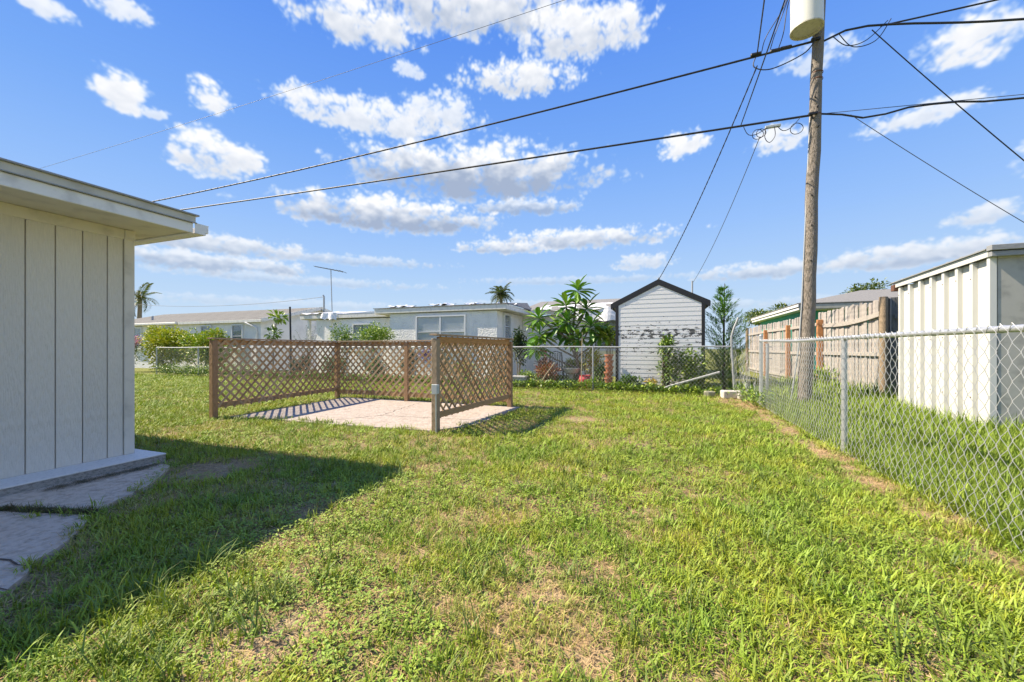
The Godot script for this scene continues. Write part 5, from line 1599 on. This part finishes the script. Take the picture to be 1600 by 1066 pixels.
	for i in 260:
		var y := pow(rng.randf(), 0.75) * 2.75
		y = 2.78 - y
		var rr := clampf((2.95 - y) * 0.42, 0.04, 0.62) * R(0.75, 1.1)
		if y < 0.8: rr *= 0.85
		var a := R(0, TAU)
		var out := Vector3(cos(a), 0, sin(a))
		var e := out * rr + Vector3.UP * (y + rr * 0.75)
		var b := Vector3.UP * y
		var m := b.lerp(e, 0.5) - Vector3.UP * rr * 0.12
		for k in 22:
			var t := 0.15 + 0.85 * k / 21.0
			var p := b.lerp(m, t).lerp(m.lerp(e, t), t)
			s.col = pick([Color(0.13, 0.27, 0.04), Color(0.18, 0.33, 0.045), Color(0.10, 0.22, 0.035)])
			var dd := (out + Vector3.UP * 0.75 + Vector3(R(-1, 1), R(-0.7, 0.5), R(-1, 1)) * 0.85)
			s.leaf(p, dd, Vector3.UP, R(0.09, 0.16), 0.022, 0.2)
	put(cy, "crown", s, M.leaf)
	# young palm-like weed by the wooden fence
	var wd := thing("fence_weed", "upright leafy weed growing at the orange fence post", "plant", P(4.1, 12.6))
	s = Sh.new()
	leaf_cloud(s, Vector3(0, 0.35, 0), Vector3(0.35, 0.3, 0.3), 260, 0.16, 0.05, lime, 0.4, 0.8)
	put(wd, "foliage", s, M.leaf)
	var w2 := thing("fence_weed", "spiky dark weed at the end post of the picket fence", "plant", P(4.05, 9.9))
	s = Sh.new()
	for i in 60:
		s.col = pick(green + dark)
		s.blade(Vector3(R(-0.2, 0.2), 0, R(-0.2, 0.2)), R(0, TAU), R(0.1, 0.7), R(0.35, 0.65), 0.02)
	put(w2, "foliage", s, M.leaf)
	# ground cover along the back fence: nobody could count it
	s = Sh.new()
	for i in 13000:
		var x := R(-20.7, 1.5)
		var d := 11.12 + rng.randfn() * 0.16
		if x < -4.6: d += 0.12
		if x < -15.0: d += rng.randfn() * 0.15
		var hh := R(0.02, 0.2) * (1.0 + 0.7 * patch.get_noise_2d(x * 2.0, 3.0)) * (2.0 if x < -15.0 else 1.0)
		s.col = pick(green + lime)
		s.leaf(P(x, d, hh), Vector3(R(-1, 1), R(0, 0.9), R(-1, 1)), Vector3.UP, R(0.05, 0.13), R(0.03, 0.06))
	var gc := put(self, "weeds", s, M.leaf)
	tag(gc, "low leafy weeds growing along the foot of the back fence", "weeds", "", "stuff")
	s = Sh.new()
	for i in 7000:
		var x := R(-15.0, 1.6)
		var d := R(11.4, 13.3)
		s.col = pick(green + lime)
		s.blade(P(x, d, -0.02), R(0, TAU), R(0.2, 1.0), R(0.10, 0.24), 0.012)
	tag(put(self, "grass", s, M.grass), "long grass between the garden plants behind the back fence", "grass", "", "stuff")
	s = Sh.new()
	for i in 900:
		var t := rng.randf()
		s.col = pick(green + lime)
		s.leaf(P(1.95 + rng.randfn() * 0.14, 8.6 + t * 2.6, R(0.02, 0.28)), Vector3(R(-1, 1), R(0, 0.9), R(-1, 1)), Vector3.UP, R(0.05, 0.11), R(0.03, 0.05))
	tag(put(self, "weeds", s, M.leaf), "leafy weeds round the broken blocks at the fence corner", "weeds", "", "stuff")

func far_trees() -> void:
	palm("tall thin palm with drooping dead fronds beside the siding wall corner", P(-39.0, 19.6), 5.2, 11, 1.7, [Color(0.10, 0.15, 0.03), Color(0.14, 0.17, 0.04), Color(0.17, 0.13, 0.06)], 0.3, 1.6)
	palm("distant bushy palm rising behind the white house roof", P(-13.6, 34.4), 6.2, 30, 1.5, [Color(0.08, 0.13, 0.03), Color(0.11, 0.15, 0.04), Color(0.15, 0.14, 0.05)], 0.0, 1.2)
	for q in [[10.9, 44.4, 4.2, 2.6, "small distant tree showing over the teal house eave"], [19.5, 46.0, 6.0, 3.2, "distant tree crown above the teal house roof ridge"]]:
		var o := thing("distant_tree", q[4], "tree", P(q[0], q[1]))
		var s := Sh.new()
		s.tube(PackedVector3Array([Vector3(0, -0.1, 0), Vector3(0.1, q[2] * 0.5, 0), Vector3(0, q[2], 0)]), 0.25, 0.1, 8)
		put(o, "trunk", s, M.bark)
		s = Sh.new()
		for i in 12:
			var d := Vector3(rng.randfn(), rng.randfn() * 0.5, rng.randfn()).normalized()
			leaf_cloud(s, Vector3(0, q[2], 0) + d * Vector3(q[3], 1.2, q[3]) * 0.7, Vector3(1.0, 0.7, 1.0), 220, 0.3, 0.15, [Color(0.10, 0.15, 0.03), Color(0.15, 0.19, 0.04)], 0.4)
		put(o, "crown", s, M.leaf)

# ------------------------------------------------------------------ lawn
func tuft(kind: int, sd: int) -> ArrayMesh:
	var keep := rng.state
	rng.seed = 900 + sd
	var s := Sh.new()
	s.col = Color.WHITE
	if kind == 0:        # mown grass: narrow upright blades
		for i in 15:
			s.col = Color(1, 1, 1) * R(0.75, 1.25)
			s.blade(Vector3(rng.randfn() * 0.022, -0.012, rng.randfn() * 0.022), R(0, TAU), R(0.2, 1.3), R(0.045, 0.10), R(0.0035, 0.006))
	elif kind == 1:      # coarse runner grass: broader, arching
		for i in 11:
			s.col = Color(1, 1, 1) * R(0.75, 1.25)
			s.blade(Vector3(rng.randfn() * 0.03, -0.01, rng.randfn() * 0.03), R(0, TAU), R(0.5, 1.7), R(0.06, 0.13), R(0.006, 0.0095))
	elif kind == 2:      # straw litter
		for i in 16:
			s.col = Color(1, 1, 1) * R(0.7, 1.3)
			var a := R(0, TAU)
			var p := Vector3(rng.randfn() * 0.04, R(0.001, 0.014), rng.randfn() * 0.04)
			s.leaf(p, Vector3(cos(a), R(-0.05, 0.25), sin(a)), Vector3.UP, R(0.04, 0.10), R(0.002, 0.0045), 0.1)
	elif kind == 3:      # broadleaf weed rosette
		for i in 13:
			s.col = Color(1, 1, 1) * R(0.8, 1.2)
			var a := R(0, TAU)
			var p := Vector3(rng.randfn() * 0.035, R(0.012, 0.04), rng.randfn() * 0.035)
			s.leaf(p, Vector3(cos(a), R(-0.1, 0.5), sin(a)), Vector3(R(-0.3, 0.3), 1, R(-0.3, 0.3)), R(0.014, 0.032), R(0.009, 0.017), 0.12)
	else:                # long uncut grass
		for i in 16:
			s.col = Color(1, 1, 1) * R(0.75, 1.25)
			s.blade(Vector3(rng.randfn() * 0.04, -0.01, rng.randfn() * 0.04), R(0, TAU), R(0.2, 1.3), R(0.14, 0.30), R(0.006, 0.010))
	rng.state = keep
	return s.mesh()

func scatter(parent: Node3D, called: String, m: Mesh, mt: Material, xf: Array, cols: Array) -> void:
	if xf.is_empty(): return
	var mm := MultiMesh.new()
	mm.transform_format = MultiMesh.TRANSFORM_3D
	mm.use_colors = true
	mm.mesh = m
	mm.instance_count = xf.size()
	for i in xf.size():
		mm.set_instance_transform(i, xf[i])
		mm.set_instance_color(i, cols[i])
	var o := MultiMeshInstance3D.new()
	o.name = called
	o.multimesh = mm
	o.material_override = mt
	o.set_meta("kind", "stuff")
	parent.add_child(o, true)

func lawn() -> void:
	rng.seed = 4711
	var root := thing("lawn_grass", "sunny patchy yellow-green lawn with weeds and dry straw", "grass")
	root.set_meta("kind", "stuff")
	var kinds := [[], [], [], [], []]      # per kind: list of [xf, colour, variant]
	var c20 := cos(deg_to_rad(20.0)); var s20 := sin(deg_to_rad(20.0))
	var put_tuft := func(x: float, d: float, cell: float) -> void:
		var dr := dryness(x, d)
		var br := bare(x, d)
		var past := x > 1.97
		if past and x > 3.9 and d < 9.2 and d > 6.7: return
		var k := 0
		var roll := rng.randf()
		var weedy := clampf(patch.get_noise_2d(x * 0.9 + 50.0, d * 0.9) * 1.1 + 0.10 - 0.25 * clampf(x, 0, 1), 0, 0.42)
		if past: k = 4 if roll > 0.25 else 1
		elif br < 1.0 and rng.randf() < br * 0.9: k = 2 if roll < 0.5 else -1
		elif roll < 0.10 + dr * 0.62: k = 2
		elif roll > 1.0 - weedy: k = 3
		elif rng.randf() < 0.34 + 0.25 * clampf(x + 0.3, 0, 1): k = 1
		if k < 0: return
		var g := Color(0.23, 0.335, 0.022).lerp(Color(0.38, 0.415, 0.030), clampf(0.5 + patch.get_noise_2d(x * 2.0, d * 2.0 + 30.0), 0, 1))
		var col := g.lerp(Color(0.58, 0.45, 0.19), clampf(dr * 1.0 - 0.22, 0, 0.75))
		if k == 1: col = Color(0.19, 0.31, 0.030).lerp(col, 0.5)
		if k == 2: col = Color(0.60, 0.44, 0.22).lerp(Color(0.47, 0.30, 0.14), rng.randf())
		if k == 3: col = Color(0.22, 0.34, 0.035).lerp(Color(0.32, 0.40, 0.045), rng.randf())
		if k == 4: col = Color(0.20, 0.31, 0.030).lerp(Color(0.30, 0.38, 0.038), rng.randf())
		var v := R(0.75, 1.25)
		col = Color(col.r * v, col.g * v, col.b * v)
		var sc := R(0.75, 1.2) * (1.0 - 0.35 * dr if k < 2 else 1.0) * cell
		if k == 4: sc *= 0.75 + 0.5 * clampf((x - 2.3) / 1.5, 0, 1)
		var bs := Basis(Vector3.UP, R(0, TAU)) * Basis(Vector3.RIGHT, R(-0.15, 0.15))
		kinds[k].append([Transform3D(bs.scaled(Vector3(sc, sc * R(0.8, 1.15) / sqrt(cell), sc)), P(x, d, maxf(gh(x, d), 0.008 if in_poly(x, d, patio_p) else (0.012 if br >= 1.0 else -1.0)))), col])
	for band in [[0.9, 2.6, 0.034, 0.85], [2.6, 4.5, 0.042, 0.95], [4.5, 8.0, 0.060, 1.15], [8.0, 13.5, 0.095, 1.6], [13.5, 22.0, 0.15, 2.2]]:
		var st: float = band[2]
		var y: float = band[0]
		while y < band[1]:
			var half := y * 1.75 + 1.2
			var x := -half
			while x < half:
				var xx := x + R(-0.6, 0.6) * st
				var yy := y + R(-0.6, 0.6) * st
				x += st
				# camera-centred fan of the lot, in lot axes
				var X := c20 * xx - s20 * yy
				var D := s20 * xx + c20 * yy
				if D > 11.0 and X < 2.0: continue
				if D > 14.0 or X > 7.0: continue
				if X < -4.62 and D < 2.66: continue
				if D < 10.6 and absf(X - 2.8) < 0.14 and absf(D - 9.5) < 0.14: continue
				var jx := fine.get_noise_2d(X * 1.3, D * 1.3 + 70.0) * 0.16 + rng.randfn() * 0.025
				var jd := fine.get_noise_2d(X * 1.3 + 70.0, D * 1.3) * 0.16 - 0.04 + rng.randfn() * 0.025
				if in_poly(X + jx, D + jd, patio_p): continue
				if in_poly(X - jx * 0.6, D - jd * 0.6, walk_a) or in_poly(X + jx * 0.6, D - jd * 0.6, walk_b): continue
				put_tuft.call(X, D, band[3])
			y += st
	# weeds in the joint between the two walkway slabs
	for i in 260:
		var t := rng.randf()
		var p := Vector2(-4.40, 1.395).lerp(Vector2(-3.66, 1.59), t) + Vector2(rng.randfn() * 0.02, rng.randfn() * 0.018)
		kinds[2 if rng.randf() < 0.6 else 0].append([Transform3D(Basis(Vector3.UP, R(0, TAU)).scaled(Vector3.ONE * R(0.4, 0.7)), P(p.x, p.y, 0.012)), pick([Color(0.10, 0.11, 0.03), Color(0.16, 0.12, 0.06)])])
	for i in 160:      # blown clippings lying against the plinth
		var p := Vector2(-4.60 + absf(rng.randfn()) * 0.06, R(1.7, 2.45))
		kinds[2].append([Transform3D(Basis(Vector3.UP, R(0, TAU)).scaled(Vector3.ONE * R(0.4, 0.8)), P(p.x, p.y, 0.022)), pick([Color(0.10, 0.10, 0.04), Color(0.18, 0.14, 0.08)])])
	# seed stalks and taller tufts standing out of the near lawn
	for i in 130:
		var x := R(-3.0, 1.6); var d := R(1.2, 4.5)
		if i < 34: x = R(-2.55, -1.5); d = R(0.75, 1.5)
		if in_poly(x, d, walk_b) or in_poly(x, d, walk_a): continue
		kinds[4].append([Transform3D(Basis(Vector3.UP, R(0, TAU)).scaled(Vector3.ONE * R(0.45, 0.75)), P(x, d, gh(x, d))), pick([Color(0.15, 0.22, 0.035), Color(0.2, 0.26, 0.04)])])
	var names := ["mown_grass", "coarse_grass", "straw", "broadleaf_weeds", "long_grass"]
	var variants := 4
	for k in 5:
		for v in variants:
			var xf := []
			var cs := []
			for i in range(v, kinds[k].size(), variants):
				xf.append(kinds[k][i][0]); cs.append(kinds[k][i][1])
			scatter(root, names[k], tuft(k, k * 10 + v), M.dry if k == 2 else M.grass, xf, cs)
		print(names[k], " ", kinds[k].size())
